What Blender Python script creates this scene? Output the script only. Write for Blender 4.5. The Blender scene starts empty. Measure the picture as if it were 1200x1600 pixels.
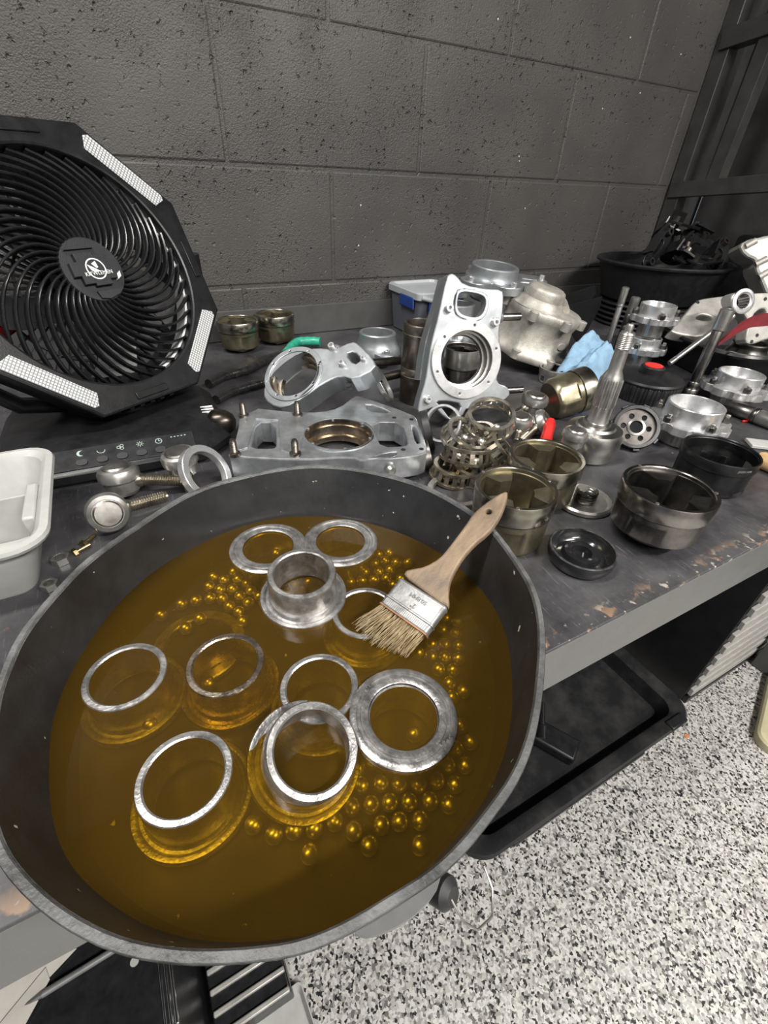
import bpy, bmesh, math, random
from mathutils import Vector, Matrix, Euler

random.seed(7)
scene = bpy.context.scene
COL = scene.collection
PI = math.pi

# ------------------------------------------------------------------ camera
# world: metres, x along the block wall, y towards the wall (wall face y=0), z up from the bench top
FPX = 717.139
PITCH, YAW, ROLL = math.radians(36.2815), math.radians(29.9519), math.radians(2.9071)
CAMPOS = Vector((-244.96, -1056.38, 304.24))          # millimetres
_r0 = Vector((math.cos(YAW), -math.sin(YAW), 0))
_f = Vector((math.sin(YAW) * math.cos(PITCH), math.cos(YAW) * math.cos(PITCH), -math.sin(PITCH)))
_u0 = _r0.cross(_f)
_r = math.cos(ROLL) * _r0 + math.sin(ROLL) * _u0
_u = -math.sin(ROLL) * _r0 + math.cos(ROLL) * _u0
cam_data = bpy.data.cameras.new('camera')
cam = bpy.data.objects.new('camera', cam_data)
COL.objects.link(cam)
cam_data.sensor_width = 36.0
cam_data.lens = FPX / 1600.0 * 36.0
cam_data.clip_start = 0.01
cam_data.clip_end = 50
cam.matrix_world = Matrix(((_r.x, _u.x, -_f.x, CAMPOS.x * .001),
                           (_r.y, _u.y, -_f.y, CAMPOS.y * .001),
                           (_r.z, _u.z, -_f.z, CAMPOS.z * .001),
                           (0, 0, 0, 1)))
scene.camera = cam

# ------------------------------------------------------------------ world, lights, exposure
world = bpy.data.worlds.new('world')
scene.world = world
world.use_nodes = True
world.node_tree.nodes['Background'].inputs[0].default_value = (0.80, 0.86, 1.0, 1)
world.node_tree.nodes['Background'].inputs[1].default_value = 0.14

def area_light(name, loc, size, energy, color=(1, .97, .92), rot=(0, 0, 0)):
    d = bpy.data.lights.new(name, 'AREA')
    d.shape = 'RECTANGLE'; d.size, d.size_y = size; d.energy = energy; d.color = color
    o = bpy.data.objects.new(name, d); COL.objects.link(o)
    o.location = loc; o.rotation_euler = rot
    return o
area_light('ceiling_light_near', (0.80, -2.40, 1.80), (1.2, 0.16), 88)
area_light('ceiling_light_left', (-0.95, -0.74, 1.80), (1.2, 0.16), 36)
area_light('ceiling_light_room', (-0.4, -2.9, 1.80), (1.2, 0.16), 36)
scene.view_settings.view_transform = 'Standard'
scene.view_settings.look = 'None'
scene.view_settings.gamma = 1.0
scene.view_settings.exposure = 0.35
scene.view_settings.use_curve_mapping = False

# ------------------------------------------------------------------ placing helpers (millimetres)
def ray(u, v):
    return ((u - 600) / FPX) * _r + ((800 - v) / FPX) * _u + _f
def G(u, v, z=0.0):
    d = ray(u, v); return CAMPOS + d * ((z - CAMPOS.z) / d.z)
def DP(u, v, depth):
    return CAMPOS + ray(u, v) * depth
def AX(u, v, x):
    d = ray(u, v); return CAMPOS + d * ((x - CAMPOS.x) / d.x)
def AY(u, v, y):
    d = ray(u, v); return CAMPOS + d * ((y - CAMPOS.y) / d.y)
def PLN(u, v, p0, n):
    d = ray(u, v); return CAMPOS + d * ((p0 - CAMPOS).dot(n) / d.dot(n))
def frame(origin, n, up=Vector((0, 0, 1))):
    """4x4 with z = n, y as close to `up` as possible"""
    n = Vector(n).normalized(); x = Vector(up).cross(n)
    if x.length < 1e-4: x = Vector((1, 0, 0))
    x.normalize(); y = n.cross(x)
    o = Vector(origin)
    return Matrix(((x.x, y.x, n.x, o.x), (x.y, y.y, n.y, o.y), (x.z, y.z, n.z, o.z), (0, 0, 0, 1)))
def T(x=0, y=0, z=0, rz=0):
    return Matrix.Translation((x, y, z)) @ Matrix.Rotation(rz, 4, 'Z')
def along(a, b):
    """matrix whose z axis runs from a to b, origin a"""
    a = Vector(a); b = Vector(b); d = (b - a)
    up = Vector((0, 0, 1)) if abs(d.normalized().z) < .95 else Vector((1, 0, 0))
    return frame(a, d, up)

# ------------------------------------------------------------------ mesh builder (millimetres)
class MB:
    def __init__(self): self.v = []; self.f = []; self.sm = None
    def add(self, vs, fs, M=None):
        o = len(self.v)
        self.v += [tuple(M @ Vector(p)) if M is not None else tuple(p) for p in vs]
        self.f += [tuple(i + o for i in f) for f in fs]
        return self
    def box(self, c, s, M=None):
        x, y, z = c; a, b, d = s[0] / 2, s[1] / 2, s[2] / 2
        vs = [(x - a, y - b, z - d), (x + a, y - b, z - d), (x + a, y + b, z - d), (x - a, y + b, z - d),
              (x - a, y - b, z + d), (x + a, y - b, z + d), (x + a, y + b, z + d), (x - a, y + b, z + d)]
        return self.add(vs, [(0, 3, 2, 1), (4, 5, 6, 7), (0, 1, 5, 4), (1, 2, 6, 5), (2, 3, 7, 6), (3, 0, 4, 7)], M)
    def loft(self, rings, M=None, cap0=False, cap1=False, closed=False):
        n = len(rings[0]); vs = [p for r in rings for p in r]; fs = []
        m = len(rings)
        for j in range(m if closed else m - 1):
            a = j * n; b = ((j + 1) % m) * n
            for i in range(n):
                k = (i + 1) % n
                fs.append((a + i, a + k, b + k, b + i))
        if cap0: fs.append(tuple(range(n - 1, -1, -1)))
        if cap1: fs.append(tuple((m - 1) * n + i for i in range(n)))
        return self.add(vs, fs, M)
    def lathe(self, prof, n=32, M=None, closed=False, fr=None):
        """prof (r,z) from the outside bottom up, over the top and down the inside"""
        rings = []
        for r, z in prof:
            rr = max(r, 1e-3)
            rings.append([((rr * (fr(t, z, r) if fr else 1)) * math.cos(t), (rr * (fr(t, z, r) if fr else 1)) * math.sin(t), z)
                          for t in (2 * PI * i / n for i in range(n))])
        return self.loft(rings, M, closed=closed)
    def cyl(self, r, z0, z1, n=24, M=None, bev=0.0, r1=None):
        r1 = r if r1 is None else r1
        return self.lathe([(0, z0), (r - bev, z0), (r, z0 + bev), (r1, z1 - bev), (r1 - bev, z1), (0, z1)], n, M)
    def tube(self, path, r, n=8, M=None, cap=True, radii=None):
        pts = [Vector(p) for p in path]; rings = []; prev = None
        for i, p in enumerate(pts):
            t = (pts[min(i + 1, len(pts) - 1)] - pts[max(i - 1, 0)]).normalized()
            if prev is None:
                x = t.orthogonal().normalized()
            else:
                x = (prev - t * prev.dot(t)).normalized()
            prev = x; y = t.cross(x); rr = radii[i] if radii else r
            rings.append([tuple(p + rr * (math.cos(2 * PI * k / n) * x + math.sin(2 * PI * k / n) * y)) for k in range(n)])
        return self.loft(rings, M, cap, cap)
    def sphere(self, c, r, n=16, m=10, M=None, sz=1.0):
        prof = [(r * math.sin(PI * i / m), -r * math.cos(PI * i / m) * sz) for i in range(m + 1)]
        MM = Matrix.Translation(c) if M is None else M @ Matrix.Translation(c)
        return self.lathe(prof, n, MM)
    def plate(self, outline, holes, z0, z1, bev=0.0, M=None):
        """flat plate with real holes between z0 and z1 (curve fill)"""
        cu = bpy.data.curves.new('tmp', 'CURVE'); cu.dimensions = '2D'; cu.fill_mode = 'BOTH'
        cu.extrude = (z1 - z0) / 2 - bev; cu.bevel_depth = bev; cu.bevel_resolution = 1; cu.offset = -bev
        for loop in [outline] + list(holes):
            s = cu.splines.new('POLY'); s.points.add(len(loop) - 1)
            for q, pt in zip(s.points, loop): q.co = (pt[0], pt[1], 0, 1)
            s.use_cyclic_u = True
        ob = bpy.data.objects.new('tmp', cu)
        me = bpy.data.meshes.new_from_object(ob)
        zc = (z0 + z1) / 2; self.sm = 19
        self.add([(p.co.x, p.co.y, p.co.z + zc) for p in me.vertices], [tuple(p.vertices) for p in me.polygons], M)
        bpy.data.objects.remove(ob); bpy.data.curves.remove(cu); bpy.data.meshes.remove(me)
        return self
    def text(self, s, size, M=None, ext=0.15, align='CENTER', warp=None):
        cu = bpy.data.curves.new('tmp', 'FONT'); cu.body = s; cu.size = size; cu.extrude = ext
        cu.align_x = align; cu.align_y = 'CENTER'; cu.resolution_u = 3
        ob = bpy.data.objects.new('tmp', cu)
        me = bpy.data.meshes.new_from_object(ob)
        vs = [p.co.copy() for p in me.vertices]
        if warp: vs = [Vector(warp(p)) for p in vs]
        self.add(vs, [tuple(p.vertices) for p in me.polygons], M)
        bpy.data.objects.remove(ob); bpy.data.curves.remove(cu); bpy.data.meshes.remove(me)
        return self
    def build(self, name, mat, parent=None, M=None, smooth=38, bevel=0, mesh=None):
        me = bpy.data.meshes.new(name)
        me.from_pydata([(x * .001, y * .001, z * .001) for x, y, z in self.v], [], self.f)
        bm = bmesh.new(); bm.from_mesh(me)
        bmesh.ops.remove_doubles(bm, verts=bm.verts, dist=2e-6)
        bmesh.ops.recalc_face_normals(bm, faces=bm.faces)
        bm.to_mesh(me); bm.free()
        me.materials.append(mat)
        if self.sm and smooth == 38: smooth = self.sm
        if smooth:
            me.shade_smooth(); me.set_sharp_from_angle(angle=math.radians(smooth))
        return link(name, me, parent, M, bevel)

def mm(M):
    M = M.copy(); M.translation = M.translation * .001; return M
def link(name, me, parent=None, M=None, bevel=0):
    o = bpy.data.objects.new(name, me); COL.objects.link(o)
    if parent is not None: o.parent = parent
    if M is not None: o.matrix_basis = mm(M)
    if bevel:
        b = o.modifiers.new('bevel', 'BEVEL'); b.width = bevel * .001; b.segments = 2; b.limit_method = 'ANGLE'
        b.angle_limit = math.radians(35); b.harden_normals = False
    return o
def tag(o, label, cat, group=None):
    o['label'] = label; o['category'] = cat
    if group: o['group'] = group
    return o
def thing(name, label, cat, M=None, group=None):
    o = bpy.data.objects.new(name, None); COL.objects.link(o); o.empty_display_size = .02
    if M is not None: o.matrix_basis = mm(M)
    return tag(o, label, cat, group)
def struct(o): o['kind'] = 'structure'; return o
def copy_tree(o, parent=None):
    c = o.copy(); COL.objects.link(c); c.parent = parent
    for ch in list(o.children): copy_tree(ch, c)
    return c

# ------------------------------------------------------------------ materials
def nodes_of(m):
    m.use_nodes = True; nt = m.node_tree
    return nt, nt.nodes['Principled BSDF']
def pm(name, col, metal=0.0, rough=.5, var=.25, vs=40, bump=0.0, bs=400, col2=None, thr=None, rvar=.12, spec=None, coat=0.0, stretch=None):
    m = bpy.data.materials.new(name); nt, p = nodes_of(m); N = nt.nodes; L = nt.links
    p.inputs['Metallic'].default_value = metal; p.inputs['Roughness'].default_value = rough
    if spec is not None: p.inputs['Specular IOR Level'].default_value = spec
    if coat: p.inputs['Coat Weight'].default_value = coat; p.inputs['Coat Roughness'].default_value = .08
    tc = N.new('ShaderNodeTexCoord'); vec = tc.outputs['Object']
    if stretch:
        mp = N.new('ShaderNodeMapping'); mp.inputs['Scale'].default_value = stretch
        L.new(vec, mp.inputs['Vector']); vec = mp.outputs['Vector']
    n1 = N.new('ShaderNodeTexNoise'); n1.inputs['Scale'].default_value = vs; n1.inputs['Detail'].default_value = 5
    n1.inputs['Roughness'].default_value = .65
    L.new(vec, n1.inputs['Vector'])
    rp = N.new('ShaderNodeValToRGB')
    c2 = col2 if col2 else tuple(min(1, c * (1 + var)) for c in col)
    c1 = col if col2 else tuple(c * (1 - var) for c in col)
    e = rp.color_ramp.elements
    a, b = thr if thr else (.32, .68)
    e[0].position = a; e[0].color = (*c1, 1); e[1].position = b; e[1].color = (*c2, 1)
    L.new(n1.outputs['Fac'], rp.inputs['Fac']); L.new(rp.outputs['Color'], p.inputs['Base Color'])
    mr = N.new('ShaderNodeMapRange'); mr.inputs['To Min'].default_value = max(.03, rough - rvar); mr.inputs['To Max'].default_value = min(1, rough + rvar)
    L.new(n1.outputs['Fac'], mr.inputs['Value']); L.new(mr.outputs['Result'], p.inputs['Roughness'])
    if bump:
        n2 = N.new('ShaderNodeTexNoise'); n2.inputs['Scale'].default_value = bs; n2.inputs['Detail'].default_value = 3
        L.new(vec, n2.inputs['Vector'])
        bp = N.new('ShaderNodeBump'); bp.inputs['Strength'].default_value = bump; bp.inputs['Distance'].default_value = .001
        L.new(n2.outputs['Fac'], bp.inputs['Height']); L.new(bp.outputs['Normal'], p.inputs['Normal'])
    return m

ALU = pm('machined_aluminium', (.45, .475, .495), .84, .37, .12, 30, .06, 300)
ALUD = pm('stained_aluminium', (.48, .50, .52), .84, .32, .35, 28, .06, 300, thr=(.3, .62))
ALUB = pm('bright_turned_aluminium', (.68, .68, .69), .8, .30, .12, 60)
CAST = pm('cast_aluminium', (.42, .40, .36), .45, .5, .28, 35, .45, 500)
CASTW = pm('pale_cast_aluminium', (.43, .415, .385), .45, .5, .18, 35, .35, 500)
STEEL = pm('bright_steel', (.46, .45, .43), .88, .33, .22, 40)
RACE = pm('bearing_steel', (.42, .41, .40), .88, .34, .45, 90, .25, 500)
STEELD = pm('dark_steel', (.20, .19, .18), 1, .32, .45, 30)
STEELW = pm('brown_worn_steel', (.23, .20, .17), 1, .36, .5, 25)
OLIVE = pm('oily_olive_steel', (.27, .24, .165), .9, .34, .35, 35)
OLIVEB = pm('oily_band_steel', (.46, .43, .36), 1, .24, .25, 60)
BLKSTEEL = pm('black_oxide_steel', (.05, .05, .052), .9, .34, .4, 40)
BLKPL = pm('black_plastic', (.011, .011, .012), 0, .45, .3, 60, .1, 600, spec=.35)
BLKPLS = pm('satin_black_plastic', (.013, .013, .0145), 0, .34, .3, 60, spec=.4)
BLKGL = pm('glossy_black_paint', (.012, .012, .013), 0, .16, .3, 60, coat=.4)
RUBBER = pm('black_rubber', (.02, .02, .021), 0, .5, .3, 60)
RED = pm('red_plastic', (.65, .03, .025), 0, .4, .2, 60)
DKRED = pm('dark_red_strap', (.16, .012, .018), 0, .55, .3, 60)
WHITEP = pm('white_plastic', (.40, .40, .385), 0, .45, .10, 25, .05, 300)
CLEARP = pm('frosted_plastic', (.38, .40, .42), 0, .35, .06, 20)
BLUEP = pm('blue_plastic', (.015, .05, .25), 0, .35, .2, 40)
TOWEL = pm('blue_paper_towel', (.22, .36, .50), 0, .9, .22, 40, .6, 500)
GREEN = pm('green_tape', (.03, .33, .22), 0, .3, .3, 60, .5, 250)
CHROME = pm('chrome', (.8, .8, .8), 1, .1, .08, 40)
GREYP = pm('grey_paint', (.075, .075, .074), 0, .45, .12, 18, .15, 300)
WOODT = pm('tool_handle_wood', (.55, .36, .17), 0, .5, .25, 20, stretch=(8, 8, 1))
KHAKI = pm('khaki_foam', (.44, .40, .25), 0, .8, .12, 20, .4, 900)
WHITEPR = pm('white_print', (.8, .8, .8), 0, .5, .02, 20)
PALEPR = pm('pale_green_print', (.35, .45, .40), 0, .5, .1, 20)
ETCH = pm('pale_etching', (.24, .235, .225), 0, .5, .1, 20)
BRASS = pm('brass_bronze', (.42, .33, .17), 1, .3, .4, 60)
CARDB = pm('pale_sheet', (.50, .47, .43), 0, .7, .12, 15)
RECSHADE = pm('recess_shade', (.012, .011, .010), 0, .6, .2, 40)  # near-black colour standing in for the shade inside holes and slots
BORE = pm('bronze_bore_steel', (.50, .42, .33), 1, .26, .35, 45)

# ================================================================== SETTING
# ---- block wall
def wall_material():
    m = bpy.data.materials.new('black_painted_block'); nt, p = nodes_of(m); N = nt.nodes; L = nt.links
    p.inputs['Roughness'].default_value = .46
    tc = N.new('ShaderNodeNewGeometry')
    pos = tc.outputs['Position']
    n1 = N.new('ShaderNodeTexNoise'); n1.inputs['Scale'].default_value = 5; n1.inputs['Detail'].default_value = 3
    L.new(pos, n1.inputs['Vector'])
    rp = N.new('ShaderNodeValToRGB'); e = rp.color_ramp.elements
    e[0].position = .35; e[0].color = (.054, .0510, .0490, 1); e[1].position = .68; e[1].color = (.076, .0718, .0690, 1)
    L.new(n1.outputs['Fac'], rp.inputs['Fac'])
    # small pale specks
    vo = N.new('ShaderNodeTexVoronoi'); vo.inputs['Scale'].default_value = 26; vo.inputs['Randomness'].default_value = 1
    L.new(pos, vo.inputs['Vector'])
    lt = N.new('ShaderNodeMath'); lt.operation = 'LESS_THAN'; lt.inputs[1].default_value = .045
    L.new(vo.outputs['Distance'], lt.inputs[0])
    sp = N.new('ShaderNodeSeparateColor'); L.new(vo.outputs['Color'], sp.inputs['Color'])
    gt = N.new('ShaderNodeMath'); gt.operation = 'GREATER_THAN'; gt.inputs[1].default_value = .72; L.new(sp.outputs['Red'], gt.inputs[0])
    mu = N.new('ShaderNodeMath'); mu.operation = 'MULTIPLY'; L.new(lt.outputs[0], mu.inputs[0]); L.new(gt.outputs[0], mu.inputs[1])
    mx = N.new('ShaderNodeMix'); mx.data_type = 'RGBA'; L.new(mu.outputs[0], mx.inputs['Factor'])
    L.new(rp.outputs['Color'], mx.inputs['A']); mx.inputs['B'].default_value = (.62, .6, .57, 1)
    L.new(mx.outputs['Result'], p.inputs['Base Color'])
    # pores and lumps
    na = N.new('ShaderNodeTexNoise'); na.inputs['Scale'].default_value = 210; na.inputs['Detail'].default_value = 4; na.inputs['Roughness'].default_value = .6
    nb = N.new('ShaderNodeTexVoronoi'); nb.inputs['Scale'].default_value = 120; nb.feature = 'SMOOTH_F1'
    L.new(pos, na.inputs['Vector']); L.new(pos, nb.inputs['Vector'])
    nc = N.new('ShaderNodeTexNoise'); nc.inputs['Scale'].default_value = 7; L.new(pos, nc.inputs['Vector'])
    mr = N.new('ShaderNodeMapRange'); mr.inputs['From Min'].default_value = .42; mr.inputs['From Max'].default_value = .62
    mr.inputs['To Min'].default_value = .35; mr.inputs['To Max'].default_value = 1.0; L.new(nc.outputs['Fac'], mr.inputs['Value'])
    pit = N.new('ShaderNodeMapRange'); pit.inputs['From Min'].default_value = .36; pit.inputs['From Max'].default_value = .52
    L.new(na.outputs['Fac'], pit.inputs['Value'])
    # scattered deep pits, only on the coarse patches
    np_ = N.new('ShaderNodeTexNoise'); np_.inputs['Scale'].default_value = 95; np_.inputs['Detail'].default_value = 2.5; L.new(pos, np_.inputs['Vector'])
    hole = N.new('ShaderNodeMapRange'); hole.inputs['From Min'].default_value = .62; hole.inputs['From Max'].default_value = .74
    hole.inputs['To Min'].default_value = 0; hole.inputs['To Max'].default_value = -2.2; L.new(np_.outputs['Fac'], hole.inputs['Value'])
    nf = N.new('ShaderNodeTexNoise'); nf.inputs['Scale'].default_value = 420; nf.inputs['Detail'].default_value = 2; L.new(pos, nf.inputs['Vector'])
    a0 = N.new('ShaderNodeMath'); a0.operation = 'MULTIPLY_ADD'; a0.inputs[1].default_value = .55; L.new(na.outputs['Fac'], a0.inputs[0]); L.new(hole.outputs['Result'], a0.inputs[2])
    ad = N.new('ShaderNodeMath'); ad.operation = 'MULTIPLY_ADD'; ad.inputs[1].default_value = .35; L.new(nf.outputs['Fac'], ad.inputs[0]); L.new(a0.outputs[0], ad.inputs[2])
    b1 = N.new('ShaderNodeBump'); b1.inputs['Distance'].default_value = .0028
    L.new(mr.outputs['Result'], b1.inputs['Strength']); L.new(ad.outputs[0], b1.inputs['Height'])
    L.new(b1.outputs['Normal'], p.inputs['Normal'])
    return m
WALL = wall_material()
wall_back = struct(MB().box((-10, 58.3, 300), (2560, 112.5, 2300)).build('wall_back', WALL))
X0, X1 = -1290.0, 1262.0
for row in range(-5, 7):
    z0 = 104.8 + 203.2 * row; z1 = z0 + 203.2
    off = 203.2 if row % 2 == 0 else 0.0
    k = math.floor((X0 - off) / 406.4)
    while True:
        a = off + k * 406.4; b = a + 406.4; k += 1
        a = max(a, X0); b = min(b, X1)
        if a >= X1 - 1: break
        if b - a < 30: continue
        j = 2.6
        MB().box(((a + b) / 2, 6, (z0 + z1) / 2), (b - a - 2 * j, 12 + random.uniform(-1.0, .6), z1 - z0 - 2 * j)).build('block', WALL, wall_back, bevel=3.2, smooth=0)

# ---- floor
def floor_material():
    m = bpy.data.materials.new('flake_epoxy_floor'); nt, p = nodes_of(m); N = nt.nodes; L = nt.links
    p.inputs['Roughness'].default_value = .35
    tc = N.new('ShaderNodeTexCoord'); pos = tc.outputs['Object']
    nz = N.new('ShaderNodeTexNoise'); nz.inputs['Scale'].default_value = 160; nz.inputs['Detail'].default_value = 2
    L.new(pos, nz.inputs['Vector'])
    av = N.new('ShaderNodeVectorMath'); av.operation = 'MULTIPLY_ADD'; av.inputs[1].default_value = (.007, .007, .007)
    L.new(nz.outputs['Color'], av.inputs[0]); L.new(pos, av.inputs[2])
    vo = N.new('ShaderNodeTexVoronoi'); vo.inputs['Scale'].default_value = 235; L.new(av.outputs[0], vo.inputs['Vector'])
    sp = N.new('ShaderNodeSeparateColor'); L.new(vo.outputs['Color'], sp.inputs['Color'])
    rp = N.new('ShaderNodeValToRGB'); rp.color_ramp.interpolation = 'CONSTANT'; e = rp.color_ramp.elements
    e[0].position = 0; e[0].color = (.015, .015, .016, 1); e[1].position = .13; e[1].color = (.13, .125, .12, 1)
    for pos_, c in ((.26, (.26, .25, .24)), (.42, (.40, .39, .37)), (.70, (.53, .52, .495))):
        x = e.new(pos_); x.color = (*c, 1)
    L.new(sp.outputs['Green'], rp.inputs['Fac']); L.new(rp.outputs['Color'], p.inputs['Base Color'])
    bp = N.new('ShaderNodeBump'); bp.inputs['Distance'].default_value = .0008; bp.inputs['Strength'].default_value = .35
    L.new(sp.outputs['Blue'], bp.inputs['Height']); L.new(bp.outputs['Normal'], p.inputs['Normal'])
    return m
struct(MB().box((0, -1800, -860), (5200, 3750, 20)).build('floor', floor_material()))
CEIL = pm('ceiling_paint', (.16, .16, .16), 0, .8, .05, 5)
struct(MB().box((0, -1800, 1880), (5200, 3750, 20)).build('ceiling', CEIL))
RWALL = pm('dark_side_wall', (.045, .043, .041), 0, .5, .2, 12, .3, 200)
struct(MB().box((0, -3640, 510), (5200, 60, 2720)).build('wall_front', pm('white_garage_wall', (.36, .36, .35), 0, .6, .05, 4)))
struct(MB().box((1560, -1700, 500), (60, 3500, 2720)).build('wall_right', RWALL))
struct(MB().box((1400, 95, 500), (300, 60, 2720)).build('wall_recess', RWALL))

# ---- steel frame at the right-hand end of the wall
FRM = pm('black_frame_paint', (.042, .041, .040), 0, .42, .25, 20, .1, 300)
rack = thing('steel_rack', 'black square tube steel rack standing at the right end of the block wall', 'rack', T(1290, -60, 0))
def bar3(a, b, w, h):
    a = Vector(a); b = Vector(b); M = along(a, b); L = (b - a).length
    return MB().box((0, 0, L / 2), (w, h, L), M)
Ri = Matrix.Translation((-1290, 60, 0))
def rackbar(nm, a, b, w, h): 
    mb = bar3(Ri @ Vector(a), Ri @ Vector(b), w, h); return mb.build(nm, FRM, rack, bevel=1.5)
rackbar('post', (1296, -26, -850), (1290, -14, 1100), 40, 40)
rackbar('post', (1290, -118, 300), (1290, -128, 1100), 36, 36)
rackbar('crossbar', (1285, -6, 302), (1285, -620, 360), 38, 38)
rackbar('crossbar', (1285, -10, 612), (1285, -620, 690), 40, 40)
rackbar('back_panel', (1345, -20, -100), (1345, -20, 1100), 6, 30)

# ---- workbench
def bench_material():
    m = bpy.data.materials.new('worn_dark_benchtop'); nt, p = nodes_of(m); N = nt.nodes; L = nt.links
    tc = N.new('ShaderNodeTexCoord'); pos = tc.outputs['Object']
    n1 = N.new('ShaderNodeTexNoise'); n1.inputs['Scale'].default_value = 9; n1.inputs['Detail'].default_value = 8; n1.inputs['Roughness'].default_value = .7
    L.new(pos, n1.inputs['Vector'])
    rp = N.new('ShaderNodeValToRGB'); e = rp.color_ramp.elements
    e[0].position = .34; e[0].color = (.020, .0195, .0225, 1); e[1].position = .72; e[1].color = (.088, .085, .090, 1)
    L.new(n1.outputs['Fac'], rp.inputs['Fac'])
    last = rp.outputs['Color']
    def layer(last, scale, stretch, lo, hi, col, rot=0, amt=1.0, det=6):
        mp = N.new('ShaderNodeMapping'); mp.inputs['Scale'].default_value = stretch; mp.inputs['Rotation'].default_value = (0, 0, rot)
        L.new(pos, mp.inputs['Vector'])
        n = N.new('ShaderNodeTexNoise'); n.inputs['Scale'].default_value = scale; n.inputs['Detail'].default_value = det; n.inputs['Roughness'].default_value = .7
        L.new(mp.outputs['Vector'], n.inputs['Vector'])
        r = N.new('ShaderNodeMapRange'); r.inputs['From Min'].default_value = lo; r.inputs['From Max'].default_value = hi; r.inputs['To Max'].default_value = amt
        L.new(n.outputs['Fac'], r.inputs['Value'])
        mx = N.new('ShaderNodeMix'); mx.data_type = 'RGBA'; L.new(r.outputs['Result'], mx.inputs['Factor']); L.new(last, mx.inputs['A'])
        mx.inputs['B'].default_value = (*col, 1)
        return mx.outputs['Result'], r.outputs['Result']
    last, _ = layer(last, 30, (14, 1, 1), .60, .66, (.16, .16, .17), .6, .5)
    last, _ = layer(last, 30, (12, 1, 1), .61, .66, (.15, .15, .15), -.9, .5)
    last, _ = layer(last, 26, (1, 1, 1), .64, .70, (.20, .10, .06), 0, .6)
    last, sp = layer(last, 70, (1, 1, 1), .69, .71, (.55, .52, .45), 0, .9)
    # bare and rusty chips along the worn front edge
    sx = N.new('ShaderNodeSeparateXYZ'); L.new(pos, sx.inputs[0])
    ed = N.new('ShaderNodeMapRange'); ed.inputs['From Min'].default_value = -.900; ed.inputs['From Max'].default_value = -.921; L.new(sx.outputs['Y'], ed.inputs['Value'])
    for sc, col, lo in ((48, (.25, .16, .10), .56), (110, (.42, .38, .32), .60)):
        n = N.new('ShaderNodeTexNoise'); n.inputs['Scale'].default_value = sc; n.inputs['Detail'].default_value = 6; L.new(pos, n.inputs['Vector'])
        r = N.new('ShaderNodeMapRange'); r.inputs['From Min'].default_value = lo; r.inputs['From Max'].default_value = lo + .06; L.new(n.outputs['Fac'], r.inputs['Value'])
        mu = N.new('ShaderNodeMath'); mu.operation = 'MULTIPLY'; L.new(r.outputs['Result'], mu.inputs[0]); L.new(ed.outputs['Result'], mu.inputs[1])
        mx = N.new('ShaderNodeMix'); mx.data_type = 'RGBA'; L.new(mu.outputs[0], mx.inputs['Factor']); L.new(last, mx.inputs['A']); mx.inputs['B'].default_value = (*col, 1)
        last = mx.outputs['Result']
    L.new(last, p.inputs['Base Color'])
    r2 = N.new('ShaderNodeMapRange'); r2.inputs['To Min'].default_value = .22; r2.inputs['To Max'].default_value = .55
    L.new(n1.outputs['Fac'], r2.inputs['Value']); L.new(r2.outputs['Result'], p.inputs['Roughness'])
    bp = N.new('ShaderNodeBump'); bp.inputs['Distance'].default_value = .0006; bp.inputs['Strength'].default_value = .5
    L.new(n1.outputs['Fac'], bp.inputs['Height']); L.new(bp.outputs['Normal'], p.inputs['Normal'])
    return m
APRON = pm('chipped_grey_apron', (.135, .135, .132), 0, .42, .1, 30, .15, 250)
bench = thing('workbench', 'long dark steel workbench with grey front apron along the block wall', 'workbench', T(0, 0, 0))
MB().box((-20, -461, -2), (2540, 920, 4)).build('worktop', bench_material(), bench, bevel=1.0)
MB().box((-20, -919, -36), (2540, 4, 64)).build('apron', APRON, bench, bevel=1.2)
MB().box((-20, -905, -66), (2540, 26, 3)).build('apron_flange', APRON, bench)
struct(MB().box((-20, -4, 31), (2540, 6, 60)).build('trim_1', GREYP, None, bevel=.8))
for x in (-1200, 1212):
    for y in (-885, -60):
        MB().box((x, y, -458), (60, 60, 780)).build('leg', GREYP, bench, bevel=2)

# ================================================================== OIL PAN, FLUID, RACES, BALLS, BRUSH
PC = Vector((-190, -855, 0))
RIM_T = [(-180, 161.5), (-151, 169.5), (-134, 169.5), (-112, 167.3), (-93, 162.5), (-74, 158.8), (-48, 154.5), (-15, 161.6), (11, 168.7), (34, 172.2), (63, 174.5), (93, 166.1), (126, 153.4), (147, 155.9), (168, 160.0), (180, 161.5)]
FLU_T = [(-180, 151.0), (-154, 156.2), (-139, 155.6), (-110, 153.0), (-75, 147.5), (-40, 145.6), (-10, 150.5), (28, 150.5), (79, 155.0), (116, 149.5), (149, 147.2), (180, 151.0)]
def interp(tab, deg):
    deg = (deg + 180) % 360 - 180
    for (a, ra), (b, rb) in zip(tab, tab[1:]):
        if a <= deg <= b:
            t = (deg - a) / (b - a); t = t * t * (3 - 2 * t); return ra + (rb - ra) * t
    return tab[0][1]
FZ, RZ = 34.0, 80.0
def pan_r(deg, z):
    f = interp(FLU_T, deg); r = interp(RIM_T, deg) - 4
    if z <= FZ: return f - 10 * (1 - z / FZ) ** 2
    return f + (r - f) * (z - FZ) / (RZ - FZ)
def pan_ring(z, d, n=120):
    return [((pan_r(360 * i / n, z) + d) * math.cos(2 * PI * i / n), (pan_r(360 * i / n, z) + d) * math.sin(2 * PI * i / n), z) for i in range(n)]
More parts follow.
